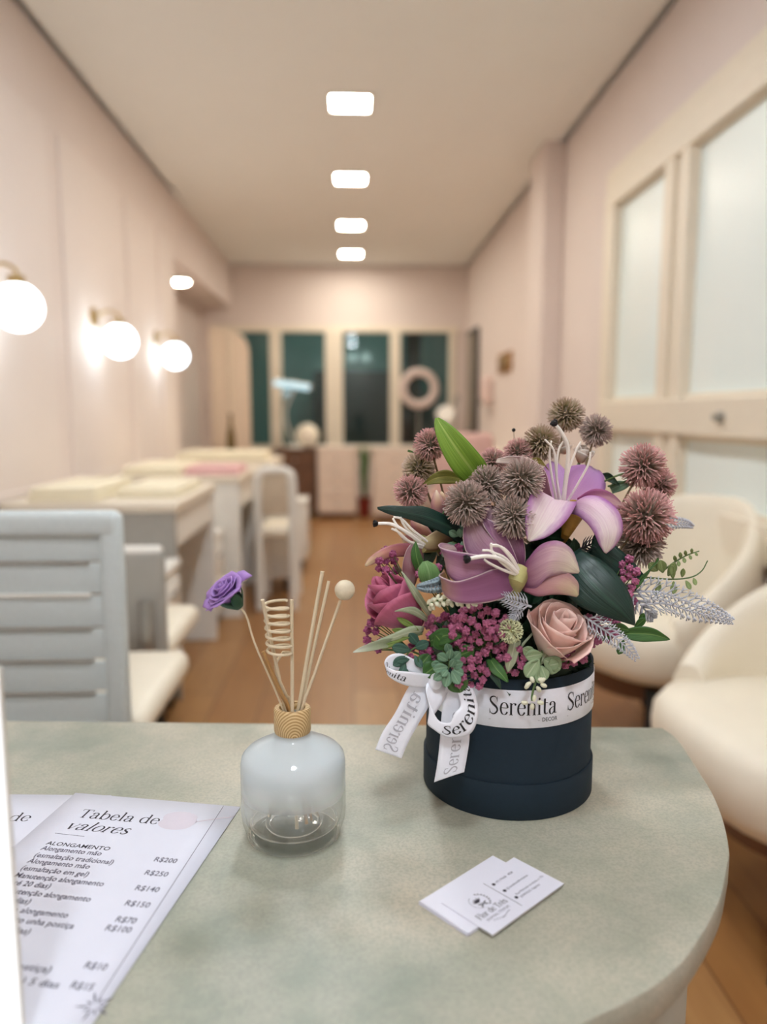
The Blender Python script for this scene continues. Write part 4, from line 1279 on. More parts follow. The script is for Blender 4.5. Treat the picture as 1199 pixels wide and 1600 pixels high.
for st in ([(672, 960, .672, 3, -3), (655, 935, .664, 5, -3), (642, 915, .662, 4, -2), (628, 893, .664, .6, -.3)], [(668, 968, .672, 1, -4), (648, 955, .660, 2, -6), (630, 953, .655, 1, -3), (617, 955, .654, .2, -.6)], [(662, 985, .672, 2, -6), (640, 988, .664, 3, -9), (610, 998, .660, 3, -7), (590, 1003, .660, 1.5, -4)]):
    petal(st, M_leafp, R1, -.2, 0, 'sepal', nu=5, nv=12)
for st in ([(858, 1015, .668, 5, 2), (848, 1030, .662, 6, 3), (842, 1040, .664, 1, .5)], [(835, 985, .672, 4, -3), (823, 1000, .668, 5, -3), (815, 1012, .668, 1, 0)]):
    petal(st, M_leafp, R2, -.2, 0, 'sepal', nu=5, nv=10)

# ------------------------------------------------------------------ big leaves
def leaf(name, label, st, m, cup=.18, ridge=-.04, group='single leaves in the bouquet', nv=20, wave=0.0, stem=None):
    r = thing(name, label, 'leaf', W(*st[0][:3]), group)
    petal(st, m, r, cup, ridge, 'blade', nv=nv, wave=wave)
    if stem:
        MB().tube(crv([W(*q) for q in stem], 8), .0010, 7).build('stem', M_stem, r)
    return r
leaf('lily_leaf', 'tall bright green leaf standing up at the top left', [(757, 762, .735, 10, -5), (738, 735, .722, 23, -9), (716, 705, .716, 21, -10), (698, 678, .716, 15, -7), (688, 662, .718, 9, -3), (683, 653, .72, 3, -.5)], M_leafb, .15, -.06)
leaf('lily_leaf', 'long dark leaf pointing left over the blush lily', [(722, 838, .705, 2, 16), (700, 822, .698, 4, 17), (668, 808, .692, 3, 16), (635, 801, .690, 2, 10), (608, 797, .690, 1, 7), (590, 794, .692, .5, 2)], M_leafdd, -.12, .05, wave=.05)
leaf('lily_leaf', 'broad dark green leaf right of the pale pink rose', [(890, 868, .690, 14, -12), (908, 893, .672, 32, -20), (938, 925, .660, 34, -20), (968, 952, .656, 22, -12), (988, 972, .658, 5, -3), (992, 977, .66, .6, -.4)], M_leafdd, -.16, .05, nv=24)
leaf('lily_leaf', 'dark leaf behind the broad one, under the right pompoms', [(925, 850, .72, 5, -20), (955, 875, .71, 8, -22), (985, 893, .708, 6, -14), (1005, 900, .71, 1, -3)], M_leafdd, -.1)
leaf('rose_leaf', 'serrated green leaf at right under the lowest right pompom', [(975, 930, .705, 4, -8), (995, 915, .70, 9, -15), (1012, 895, .70, 10, -14), (1024, 880, .705, 5, -6), (1028, 872, .708, 1, -1)], M_leafg, .15, -.08)
leaf('rose_leaf', 'pointed green leaf sticking out right below the silver frond', [(975, 990, .690, 1, -7), (1000, 990, .684, 1, -12), (1022, 992, .682, 1, -10), (1040, 997, .682, .5, -4), (1047, 999, .683, .2, -.7)], M_leafg, .2, -.08)
leaf('rose_leaf', 'small mid-green leaf between the left and middle lilies', [(672, 912, .672, 12, 0), (671, 898, .668, 17, -1), (668, 886, .668, 14, -2), (664, 877, .67, 4, -1)], leaf_mat('leaf_mid', '5E8A4C', '7BA364', '8FB27A', .5), .12, -.05)
leaf('rose_leaf', 'dark green leaf low in the pink blossoms at left centre', [(672, 1002, .668, 2, 8), (692, 994, .660, 3, 13), (708, 992, .658, 3, 9), (722, 994, .660, .5, 1)], M_leafg, .2, -.06)
leaf('rose_leaf', 'green pointed leaf over the start of the ribbon lettering', [(766, 1030, .662, 6, -2), (776, 1045, .654, 9, -4), (786, 1056, .651, 6, -3), (794, 1066, .650, 1, -.4)], M_leafg, .2, -.06)
leaf('rose_leaf', 'narrow blackish leaf hanging over the ribbon S', [(764, 1030, .662, 5, -1), (770, 1052, .656, 6, -2), (778, 1066, .652, 4, -1), (783, 1077, .651, .5, 0)], M_leafd, .2, -.06)
leaf('rose_leaf', 'dark leaf above the small mid-green one by the left lily', [(662, 900, .694, 8, 2), (654, 880, .690, 10, 3), (650, 862, .690, 7, 2), (650, 846, .692, .6, 0)], M_leafg, .25, -.06)
leaf('pale_leaf', 'pale green leaf with a whitish tip jutting out at far left', [(622, 1002, .664, 2, -6), (600, 1005, .658, 2, -8), (580, 1010, .655, 2, -7), (563, 1015, .655, 1, -4), (552, 1019, .656, .3, -1)], petal_mat('leaf_white_tip', '5E7250', 'A2AE90', 'E4E8DA', 'AEB89C', .5, .2), .2)
leaf('pale_leaf', 'pale olive leaf falling between the blossoms and the pale rose', [(806, 1000, .664, 8, 1), (802, 1018, .658, 9, 0), (797, 1036, .655, 8, 0), (794, 1050, .655, 1, 0)], M_leafp, .2)
leaf('rose_leaf', 'olive leaf behind the bright green leaf at top left', [(720, 748, .745, 3, 7), (700, 745, .742, 3, 11), (680, 748, .742, 2, 8), (660, 758, .745, .5, 1)], leaf_mat('leaf_olive', '6A6A2C', '8E8A3E', 'A39C54', .5), .15)
leaf('rose_leaf', 'small green leaf tip left of the upper left pompom', [(655, 712, .775, 4, 4), (645, 706, .775, 6, 3), (638, 706, .775, 1, .4)], M_leafg, .1)
leaf('rose_leaf', 'mustard leaf edge behind the white stamens', [(835, 722, .772, 4, 6), (848, 722, .770, 4, 6), (856, 733, .770, 2, 2)], leaf_mat('leaf_mustard', '6E6424', '9A8A38', 'A39C54', .5), .15)
leaf('rose_leaf', 'small dark leaf between the right lily and the upper right pompom', [(945, 745, .765, 3, 6), (958, 748, .762, 5, 9), (968, 757, .762, 1, 2)], M_leafd, .2, stem=[(945, 752, .765), (965, 743, .76), (985, 738, .758)])
leaf('rose_leaf', 'grey-green leaf beside the right lily petal', [(955, 765, .77, 3, 6), (970, 758, .765, 5, 7), (985, 756, .765, 1, 2)], M_leafs, .2, stem=[(950, 760, .77), (968, 755, .765), (990, 748, .762)])

# ------------------------------------------------------------------ magenta blossom sprigs
M_wax = NT('blossom_magenta')
p = M_wax.pr(None, 0.6)
_f1 = M_wax.noise(420, 3, M_wax.coord('Object'))
M_wax.l(M_wax.ramp(_f1, [(0.25, lin('823258')), (0.5, lin('A8567C')), (0.72, lin('D496AE'))]), p.inputs['Base Color'])
_wax = M_wax.m
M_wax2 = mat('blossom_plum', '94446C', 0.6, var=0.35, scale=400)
def floret_mesh(m, seed):
    rd = random.Random(seed)
    mb = MB()
    mb.ball((0, 0, 0), .75, 8, 6)
    for i in range(11):
        z = 1 - 2 * (i + .5) / 11
        a = i * 2.4 + rd.uniform(-.2, .2)
        s = math.sqrt(1 - z * z)
        d = Vector((s * math.cos(a), s * math.sin(a), z))
        mb.ball(d * .66, .40, 6, 4)
    return mb.mesh('floret', m)
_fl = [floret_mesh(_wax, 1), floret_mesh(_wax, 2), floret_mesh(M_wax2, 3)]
SPRIGS = [  # u, v, Y, rx, ry, n, kind, label
 (752, 985, .652, 46, 40, 38, 0, 'dense magenta blossom sprig in the middle, under the mauve lily'),
 (735, 1052, .652, 30, 26, 20, 0, 'magenta blossom sprig hanging over the ribbon at the left of the lettering'),
 (690, 985, .672, 28, 24, 16, 1, 'shaded plum blossom sprig right of the magenta rose'),
 (658, 1022, .668, 20, 18, 9, 1, 'plum blossom sprig under the magenta rose, beside the sage sprig'),
 (583, 992, .690, 13, 30, 9, 1, 'plum blossom sprig peeping out at the left behind the magenta rose'),
 (606, 880, .690, 17, 20, 10, 1, 'plum blossom sprig above the magenta rose at far left'),
 (982, 915, .690, 15, 42, 15, 0, 'magenta blossom sprig right of the broad dark leaf'),
 (935, 985, .680, 34, 24, 15, 0, 'magenta blossom sprig behind the right silver frond'),
 (895, 1028, .668, 26, 13, 8, 0, 'magenta blossoms hanging below the pale pink rose'),
 (802, 1030, .658, 20, 22, 9, 0, 'magenta blossoms beside the pale olive leaf over the ribbon'),
 (668, 895, .686, 24, 16, 6, 0, 'few magenta blossoms around the small mid-green leaf'),
 (712, 862, .690, 24, 10, 5, 1, 'few plum blossoms in the gap left of the mauve lily'),
]
for si, (u, v, Y, rx, ry, n, kd, l) in enumerate(SPRIGS):
    rd = random.Random(50 + si)
    c = W(u, v, Y)
    r = thing('blossom_sprig', l, 'flower', c, 'magenta blossom sprigs')
    root = FC + Vector(((c.x - BX) * .4, (c.y - BY) * .4, .0))
    pts = []
    tries = 0
    while len(pts) < n and tries < 4000:
        tries += 1
        a, q = rd.uniform(0, 2 * PI), math.sqrt(rd.random())
        du, dv = rx * q * math.cos(a), ry * q * math.sin(a)
        if all((du - x) ** 2 + (dv - y) ** 2 > 10.5 ** 2 for x, y in pts):
            pts.append((du, dv))
    sm_ = MB()
    hub = c.lerp(root, .45)
    sm_.tube([c.lerp(root, .15), hub, root], .0011, 6)
    for k, (du, dv) in enumerate(pts):
        p = W(u + du, v + dv, Y + rd.uniform(-.008, .008) + .010 * ((du / rx) ** 2 + (dv / ry) ** 2))
        rad = rd.uniform(.0036, .0049)
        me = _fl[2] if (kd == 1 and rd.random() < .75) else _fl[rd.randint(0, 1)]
        o = link('floret', me); o.parent = r; o.location = p - c; o.scale = (rad, rad, rad)
        o.rotation_euler = (rd.uniform(0, 6), rd.uniform(0, 6), rd.uniform(0, 6))
        sm_.tube([p, p.lerp(hub, .5), hub], .0005, 4)
    sm_.build('stem', M_stem, r)

# ------------------------------------------------------------------ white bud spikes
M_bud = mat('bud_ivory', 'DFDFC4', 0.5, var=0.06, scale=300)
_bud = MB().lathe([(0, -1.0), (.35, -.85), (.6, -.3), (.62, .2), (.42, .75), (0, 1.0)], (0, 0, 0), 10).mesh('bud', M_bud)
def bud(r, c, p, d, ln):
    o = link('bud', _bud); o.parent = r; o.location = p - c
    o.rotation_mode = 'QUATERNION'; o.rotation_quaternion = Vector((0, 0, 1)).rotation_difference(d.normalized())
    o.scale = (ln, ln, ln)
c = W(705, 938, .645)
r = thing('bud_spike', 'ivory bud spike lying under the middle lily curl', 'flower', c, 'ivory bud sprigs')
pth = crv([W(668, 946, .655), W(685, 938, .648), W(710, 938, .643), W(743, 941, .642)], 14)
MB().tube(pth, .0009, 6).build('stem', M_stem, r)
rd = random.Random(3)
for k in range(30):
    f = k / 29
    i = min(int(f * 13), 12); b0 = pth[i].lerp(pth[i + 1], f * 13 - i)
    a = k * 2.4
    d = Vector((.4, math.sin(a) * .7 - .35, math.cos(a)))
    bud(r, c, b0 + d.normalized() * .0038, d, .0030)
c = W(838, 1075, .655)
r = thing('bud_spike', 'small ivory buds hanging over the ribbon lettering', 'flower', c, 'ivory bud sprigs')
MB().tube(crv([W(838, 1035, .662), W(838, 1060, .655), W(832, 1085, .651), W(832, 1095, .650)], 12), .0010, 6).build('stem', M_stem, r)
for u, v, du, dv in ((826, 1069, -5, 3), (832, 1062, -2, -4), (848, 1063, 4, -3), (850, 1071, 5, 2), (842, 1077, 3, 4), (820, 1098, -9, -1), (832, 1104, 0, 8), (845, 1098, 9, 2), (835, 1091, 1, -6), (824, 1072, -4, 5), (846, 1062, 4, 0)):
    a, b_ = W(u, v, .650), W(u + du, v + dv, .650)
    bud(r, c, a, b_ - a, .0033)

# ------------------------------------------------------------------ silver fronds
M_silver = mat('silver_frond', 'C9CCD4', 0.7, var=0.08, scale=200)
def frond(label, pts, L0, n, up=1.0, w=.0007, both=True, m=M_silver, flatten=0.5, fork=True):
    p = crv([W(*q) for q in pts], n)
    r = thing('silver_frond', label, 'foliage sprig', p[0], 'silver feathery sprigs')
    MB().tube(p, [.0012 - .0007 * i / (n - 1) for i in range(n)], 6).build('stem', m, r)
    b = MB()
    for i in range(1, n):
        t = (p[i] - p[i - 1]).normalized()
        view = (CAMP - p[i]).normalized()
        s = t.cross(view).normalized()
        L = L0 * (1.0 - .72 * (i / (n - 1)) ** 1.6)
        for sg in (1, -1):
            for qd in (0.0, .8):
                d = (s * sg * (1 if qd == 0 else .7) + t * .75 + view * qd).normalized()
                e = p[i] + d * L * .62
                b.tube([p[i], e], [w, w * .8], 4)
                if fork:
                    for fk in (.55, -.55):
                        d2 = (d + (t.cross(d)) * fk * .4 + t * fk * .8).normalized()
                        e2 = e + d2 * L * .38
                        b.tube([e, e2], [w * .8, w * 1.25], 4)
                else:
                    b.tube([e, e + (d + t * .6).normalized() * L * .4], [w * .9, w * .3], 4)
    o = b.build('leaflets', m, r, angle=180); o['kind'] = 'stuff'
    return r
frond('long silver frond, upper of the two pointing right', [(985, 925, .705), (1030, 925, .700), (1075, 940, .698), (1112, 955, .698), (1140, 968, .70)], .017, 17, w=.00055)
frond('long silver frond, lower of the two pointing right', [(1000, 945, .695), (1040, 943, .690), (1080, 955, .688), (1115, 963, .688), (1143, 970, .69)], .014, 17, w=.00055)
frond('silver frond right of the pale pink rose, drooping', [(912, 962, .672), (935, 978, .664), (960, 995, .660), (980, 1012, .660), (994, 1028, .662)], .013, 15, w=.00055)
frond('tip of a silver frond beyond the largest pompom', [(1020, 815, .77), (1048, 816, .77), (1070, 818, .77), (1082, 822, .77)], .009, 14)
frond('short silver sprig between the mauve lily and the pale rose', [(830, 948, .660), (812, 942, .654), (795, 937, .650), (778, 930, .649)], .013, 12, fork=False)
frond('short silver sprig hanging beside the pale rose', [(815, 945, .662), (806, 958, .655), (800, 968, .653)], .010, 8, fork=False)
frond('blue-grey sprig under the small mid-green leaf', [(700, 908, .660), (685, 914, .655), (668, 917, .653), (655, 917, .653)], .0085, 11, m=mat('bluegrey_frond', '8FA0A8', .7), w=.0011)
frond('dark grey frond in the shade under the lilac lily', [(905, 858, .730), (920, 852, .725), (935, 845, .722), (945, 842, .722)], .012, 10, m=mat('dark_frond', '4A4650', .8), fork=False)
frond('shaded silver leaves at the foot of the long fronds', [(970, 905, .715), (990, 930, .705), (1010, 955, .70), (1020, 965, .70)], .016, 10, fork=False, w=.0012)

M_leafo = leaf_mat('leaf_olivegreen', '6F8548', '93A66A', 'A5B580', .5)
# ------------------------------------------------------------------ leafy sprigs
def sprig(label, stem, leaves, ml, name='leafy_sprig', group='leafy sprigs'):
    p = crv([W(*q) for q in stem], 14)
    r = thing(name, label, 'foliage sprig', p[0], group)
    MB().tube(p, [.0009 - .0004 * i / 13 for i in range(14)], 6).build('stem', M_stem, r)
    for (u, v, Y, ang, L, w) in leaves:
        a = math.radians(ang)
        dx, dy = math.cos(a), -math.sin(a)
        nx, ny = -dy, dx
        st = [(u + dx * L * f, v + dy * L * f, Y - .004 * f, nx * w * k, ny * w * k) for f, k in ((0, .12), (.3, .75), (.6, 1.0), (.85, .7), (1, .1))]
        petal(st, ml, r, .2, -.04, 'leaf', nu=5, nv=10)
    return r
sprig('sage rounded-leaf sprig over the ribbon knot', [(700, 1015, .662), (702, 1040, .654), (695, 1062, .650)], [(700, 1032, .651, 150, 18.7, 7.6), (702, 1030, .651, 80, 15.8, 6.8), (706, 1032, .651, 45, 18.7, 7.6), (700, 1042, .649, 190, 23.0, 8.5), (704, 1040, .650, 10, 20.2, 7.6), (698, 1048, .648, 215, 24.5, 7.6), (702, 1050, .648, 255, 24.5, 7.6), (706, 1048, .648, 300, 24.5, 7.6), (708, 1046, .649, 335, 18.7, 7.6), (690, 1040, .650, 170, 15.8, 6.8), (704, 1022, .655, 110, 17.3, 6.8), (700, 1046, .647, 230, 14.4, 6.0), (704, 1042, .647, 60, 13.0, 6.0)], M_leafs)
sprig('round green leaves behind the sage sprig', [(690, 1010, .668), (705, 1040, .662), (712, 1060, .660)], [(708, 1048, .660, 290, 36, 17), (690, 1035, .664, 215, 34, 15), (700, 1015, .664, 130, 30, 14), (672, 1022, .666, 230, 24, 12), (715, 1025, .664, 20, 28, 13)], M_leafg)
sprig('dark teal sprig dangling left of the ribbon loop', [(665, 1005, .672), (640, 1018, .665), (633, 1035, .662), (635, 1056, .660)], [(642, 1016, .664, 170, 30, 9), (636, 1025, .662, 215, 26, 8), (655, 1008, .668, 130, 24, 8), (634, 1035, .661, 250, 24, 6), (648, 1024, .664, 300, 22, 6), (636, 1045, .660, 275, 22, 5), (648, 1012, .668, 20, 24, 8), (640, 1030, .662, 190, 20, 6)], leaf_mat('leaf_teal', '2C5044', '4A7262', '5E8674', .5))
sprig('pale green round leaves below the pale pink rose', [(848, 1010, .668), (845, 1035, .660), (838, 1060, .655)], [(850, 1030, .658, 330, 30.6, 15.3), (842, 1030, .656, 235, 34.2, 13.5), (848, 1022, .658, 190, 27.0, 10.8), (842, 1048, .654, 275, 19.8, 7.2), (838, 1025, .658, 150, 23.4, 9.0), (856, 1040, .657, 10, 18.0, 10.8), (846, 1040, .655, 290, 23.4, 8.1)], leaf_mat('leaf_eucalyptus', '7A946C', '9CB088', 'B4C2A0', .5))
pod = sprig('thin green sprig with small seed pods, reaching out right', [(1005, 902, .715), (1050, 905, .712), (1080, 902, .710), (1097, 892, .710), (1106, 876, .712)], [(1030, 905, .712, 265, 26, 5), (1052, 905, .711, 95, 22, 5), (1053, 908, .711, 270, 20, 5.5), (1066, 902, .711, 80, 14, 4), (1084, 903, .710, 290, 12, 3.5), (1072, 907, .710, 300, 16, 4), (1044, 900, .711, 60, 24, 7), (1036, 895, .712, 100, 20, 8), (1028, 892, .712, 140, 18, 8)], M_leafo)
pod2 = sprig('second seed pod twig above the thin green sprig at right', [(1035, 893, .714), (1055, 878, .712), (1075, 867, .712), (1093, 861, .712)], [(1056, 878, .712, 100, 10, 3), (1060, 876, .712, 280, 9, 3), (1064, 873, .712, 95, 10, 3), (1068, 871, .712, 290, 9, 3), (1072, 869, .712, 95, 9, 2.6), (1077, 867, .712, 300, 8, 2.4), (1081, 865, .712, 85, 8, 2.4), (1086, 863, .712, 310, 7, 2)], M_leafo)
sprig('small olive sprig in the gap left of the mauve lily', [(715, 850, .70), (705, 848, .697), (690, 862, .695)], [(716, 838, .696, 150, 16, 6), (720, 840, .695, 100, 14, 5), (712, 850, .694, 200, 16, 6), (700, 856, .694, 240, 16, 5), (722, 846, .694, 280, 14, 5)], M_leafs)
sprig('green leaves under the pink blossoms at far right', [(950, 960, .69), (985, 985, .69), (1010, 970, .695)], [(985, 985, .688, 170, 30, 9), (992, 980, .688, 40, 22, 6), (975, 1000, .684, 250, 24, 7), (960, 985, .688, 210, 24, 8), (1000, 975, .69, 70, 18, 5)], M_leafg)
sprig('thin green leaves below the magenta rose at left', [(660, 990, .672), (630, 1000, .666), (600, 1010, .664)], [(640, 996, .664, 190, 40, 5), (625, 1002, .662, 200, 32, 4), (648, 990, .668, 170, 36, 5), (655, 985, .668, 150, 40, 5)], leaf_mat('leaf_lime', '5E7A34', '8AA04E', 'A3B468', .5))
# pale wheel-shaped seed flower
c = W(798, 986, .652)
r = thing('wheel_flower', 'pale green wheel-shaped seed flower left of the pale rose', 'flower', c)
M_wheel = mat('wheel_pale', 'CDD0A6', 0.55, var=0.08, scale=200)
b = MB()
dd = (CAMP - c).normalized(); x = dd.orthogonal().normalized(); y = dd.cross(x)
for k in range(40):
    z = 1 - (k + .5) / 40 * 1.15
    a = k * 2.39996; s = math.sqrt(max(0, 1 - z * z))
    d = (x * s * math.cos(a) + y * s * math.sin(a) + dd * z * .6).normalized()
    e = c + d * .0085
    b.tube([c + d * .001, e], [.0005, .0006], 4)
    for f in (1, -1):
        b.tube([e, e + (d + d.cross(dd + x * .1).normalized() * f * .6).normalized() * .0030], [.0006, .0009], 4)
o = b.build('rays', M_wheel, r, angle=180); o['kind'] = 'stuff'
MB().ball(c, .0022, 10, 8).build('centre', M_throatg, r)
MB().tube([c, c + Vector((.004, .02, -.006)), FC], .0011, 6).build('stem', M_stem, r)
# ------------------------------------------------------------------ left side: office chairs, treatment desks, carts
def rx(*p): return Vector(p)
def mesh_chair(label, cx, y, top, w, face, mback):
    """Office chair seen from behind: frame, slotted mesh back, spine, seat, star base with casters."""
    r = thing('office_chair', label, 'chair', (cx, y, 0), 'office chairs')
    hb = 0.50
    z0 = top - hb
    b = MB()
    for x0, x1, a, c in ((cx - w / 2, cx - w / 2 + .045, z0, top), (cx + w / 2 - .045, cx + w / 2, z0, top)):
        b.box((x0, y - .018, a), (x1, y + .018, c), .014, 3)
    b.box((cx - w / 2 + .004, y - .020, top - .05), (cx + w / 2 - .004, y + .020, top + .004), .016, 3)
    b.box((cx - w / 2 + .004, y - .020, z0 - .004), (cx + w / 2 - .004, y + .020, z0 + .05), .016, 3)
    b.build('back_frame', mback, r)
    b = MB()
    rows = [(top - .05 - .028 - .066 * k) for k in range(8)]
    zs = [top - .045]
    for k, zc in enumerate(rows[:6]):
        b.box((cx - w / 2 + .04, y - .006, zc - .016), (cx + w / 2 - .04, y + .004, zs[-1]), .002)
        zs.append(zc - .022)
    b.box((cx - w / 2 + .04, y - .006, z0 + .04), (cx + w / 2 - .04, y + .004, zs[-1]), .002)
    b.build('back_mesh', mback, r)
    for k in range(6):
        MB().box((cx - w / 2 + .05, y - .014, rows[k] - .0225), (cx + w / 2 - .065, y + .000, rows[k] - .0155), .003).build('rib', M_white if k in (1, 5) else M_grey, r)
    MB().tube(crv([(cx, y - .012, z0 + .03), (cx, y - .02, .50), (cx, y + .02 * face, .44), (cx, y + .15 * face, .41)], 12), .022, 10).build('spine', M_metal, r)
    MB().box((cx - .24, y + (.04 if face > 0 else -.50), .43), (cx + .24, y + (.50 if face > 0 else -.04), .50), .03, 3).build('seat', M_offw, r)
    yc = y + .25 * face
    MB().tube([(cx, yc, .10), (cx, yc, .43)], .026, 12).build('gas_lift', M_metal, r)
    for k in range(5):
        a = k * 2 * PI / 5 + .3
        e = (cx + .27 * math.cos(a), yc + .27 * math.sin(a), .075)
        MB().tube([(cx, yc, .11), e], [.024, .016], 8).build('foot', M_white, r)
        MB().lathe([(0, -.016), (.028, -.014), (.028, .014), (0, .016)], (e[0], e[1], .028), 16, axis=(math.sin(a), -math.cos(a), 0)).build('caster', M_black, r)
    return r
q = W(191, 800, 1.50)
M_chairb = mat('pale_blue_mesh', 'D3DCDC', 0.8, var=0.05, scale=160, bump=0.2)
mesh_chair('pale blue-grey mesh-back office chair just behind the desk', q.x - .225, 1.50, q.z, .45, 1, M_chairb)
q2 = W(258, 857, 2.15)
def plain_chair(label, cx, y, top, w, ztop_seat, mback, post_side):
    """Light office chair seen from behind: padded slab back on a side post, pale seat, pedestal on casters."""
    r = thing('office_chair', label, 'chair', (cx, y, 0), 'office chairs')
    MB().box((cx - w / 2, y - .025, top - .42), (cx + w / 2, y + .02, top), .03, 3).build('backrest', mback, r)
    MB().box((cx - w / 2 + .01, y - .02, top - .03), (cx + w / 2 - .01, y + .03, top + .006), .012, 2).build('top_trim', M_white, r)
    MB().tube(crv([(cx + post_side * (w / 2 - .05), y - .04, top - .14), (cx + post_side * (w / 2 - .05), y - .045, ztop_seat - .02), (cx + post_side * .1, y + .1, ztop_seat - .06)], 12), .019, 10).build('post', M_metal, r)
    MB().box((cx - .22, y + .02, ztop_seat - .07), (cx + .22, y + .46, ztop_seat), .03, 3).build('seat', M_offw, r)
    yc = y + .24
    MB().tube([(cx, yc, .10), (cx, yc, ztop_seat - .06)], .024, 12).build('gas_lift', M_metal, r)
    for k in range(5):
        a = k * 2 * PI / 5 + .1
        e = (cx + .26 * math.cos(a), yc + .26 * math.sin(a), .075)
        MB().tube([(cx, yc, .11), e], [.022, .015], 8).build('foot', M_white, r)
        MB().lathe([(0, -.016), (.028, -.014), (.028, .014), (0, .016)], (e[0], e[1], .028), 16, axis=(math.sin(a), -math.cos(a), 0)).build('caster', M_black, r)
plain_chair('grey-backed office chair behind the pale blue one', q2.x - .22, 2.15, q2.z, .44, .47, M_grey, 1)

M_towel = mat('cream_towel', 'F0E6CC', 0.9, var=0.04, scale=60, bump=0.3)
M_towelp = mat('pink_towel', 'E2B6B4', 0.9, var=0.05, scale=60, bump=0.3)
def station(y, label, ln=.95, xr=-.66, sidem=None):
    r = thing('manicure_desk', label, 'desk', (XL + .35, y, 0), 'manicure desks along the left wall')
    MB().box((XL + .03, y, .745), (xr, y + ln, .78), .006).build('top', M_cream, r, smooth=False)
    MB().box((XL + .04, y + .01, .0), (xr - .01, y + .035, .745), .004).build('side_panel', sidem or M_white, r, smooth=False)
    MB().box((XL + .04, y + ln - .035, .0), (xr - .01, y + ln - .01, .745), .004).build('side_panel', M_white, r, smooth=False)
    MB().box((XL + .04, y + .035, .35), (XL + .06, y + ln - .035, .745)).build('back_panel', M_white, r, smooth=False)
    MB().box((XL + .28, y + .035, .60), (xr - .02, y + ln - .035, .74), .004).build('drawer', M_white, r, smooth=False)
station(2.92, 'nearest manicure desk at the left wall, grey end panel', .85, -.665, M_grey)
station(4.15, 'middle manicure desk at the left wall, pink towel on top', .90, -.60)
station(5.45, 'farthest manicure desk along the left wall', .75, -.55)
def towel(label, x0, x1, y0, y1, z, m, h=.05):
    r = thing('towel', label, 'towel', ((x0 + x1) / 2, (y0 + y1) / 2, z), 'towels and cushions on the manicure desks')
    MB().box((x0, y0, z), (x1, y1, z + h * .52), h * .24, 3).build('fold', m, r)
    MB().box((x0 + .006, y0 + .006, z + h * .48), (x1 - .008, y1 - .004, z + h), h * .24, 3).build('fold', m, r)
towel('cream towel on the nearest manicure desk, left half', -1.25, -.98, 2.98, 3.5, .78, M_towel, .055)
towel('cream towel on the nearest manicure desk, right half', -.95, -.70, 3.10, 3.6, .78, M_towel, .04)
towel('cream towel on the middle manicure desk beside the wall', -1.25, -.93, 4.2, 4.8, .78, M_towel, .05)
towel('pink towel on the middle manicure desk', -.92, -.62, 4.22, 4.6, .78, M_towelp, .045)
towel('cream towel on the farthest manicure desk', -1.25, -.62, 5.5, 6.0, .78, M_towel, .06)
def cart(label, x0, x1, y0, y1, h, m=None, drawers=3):
    m = m or M_white
    r = thing('drawer_cart', label, 'cart', ((x0 + x1) / 2, (y0 + y1) / 2, 0), 'white carts on casters')
    MB().box((x0, y0, .085), (x1, y1, h - .02), .012, 2).build('body', m, r)
    MB().box((x0 - .012, y0 - .012, h - .022), (x1 + .012, y1 + .012, h + .012), .008, 2).build('top_tray', m, r)
    dz = (h - .14) / drawers
    for k in range(drawers):
        d = MB().box((x1 - .004, y0 + .02, .105 + dz * k), (x1 + .012, y1 - .02, .09 + dz * (k + 1)), .006).build('drawer', m, r)
        MB().box((x1 + .010, (y0 + y1) / 2 - .05, .09 + dz * (k + .62)), (x1 + .022, (y0 + y1) / 2 + .05, .10 + dz * (k + .66)), .004).build('handle', M_metal, d)
    for sx in (x0 + .04, x1 - .04):
        for sy in (y0 + .04, y1 - .04):
            c = MB().lathe([(0, -.014), (.034, -.012), (.034, .012), (0, .014)], (sx, sy, .034), 16, axis=(1, 0, 0))
            c.box((sx - .012, sy - .012, .04), (sx + .012, sy + .012, .09))
            c.build('caster', M_black, r)
cart('white drawer cart beside the nearest manicure desk', -.95, -.665, 2.67, 2.90, .56)
cart('low white drawer cart between the nearest and middle desks', -.93, -.70, 3.82, 4.10, .50, drawers=2)
cart('white drawer cart in front of the middle desk', -.58, -.38, 4.76, 5.10, .55)
cart('white drawer cart nearest the aisle, farther back', -.53, -.33, 5.35, 5.65, .50)
# white framed chair in front of the middle desk
def frame_chair(label, x0, x1, y, top, face=1):
    r = thing('frame_chair', label, 'chair', ((x0 + x1) / 2, y, 0), 'white framed chairs')
    for x in (x0, x1):
        MB().tube(crv([(x, y + .03 * face, .0), (x, y + .02 * face, .42), (x, y, top - .06), (x + (.04 if x == x0 else -.04), y, top)], 16), .026, 10).build('back_post', M_white, r)
        MB().tube([(x, y + .40 * face, 0), (x, y + .38 * face, .42)], .02, 10).build('leg', M_white, r)
    MB().tube([(x0 + .03, y, top), (x1 - .03, y, top)], .026, 10).build('top_rail', M_white, r)
    MB().box((x0 + .02, y - .008, .55), (x1 - .02, y + .008, top - .01), .004).build('back_panel', mat('beige_mesh', 'C9B8A0', .8), r)
    MB().box((x0, y + .02 * face if face > 0 else y - .42, .42), (x1, y + .42 if face > 0 else y - .02, .48), .02, 3).build('seat', M_offw, r)
qa, qb = W(402, 735, 4.3), W(456, 735, 4.3)
frame_chair('white framed chair with beige back beside the aisle', qa.x, qb.x, 4.3, qa.z)
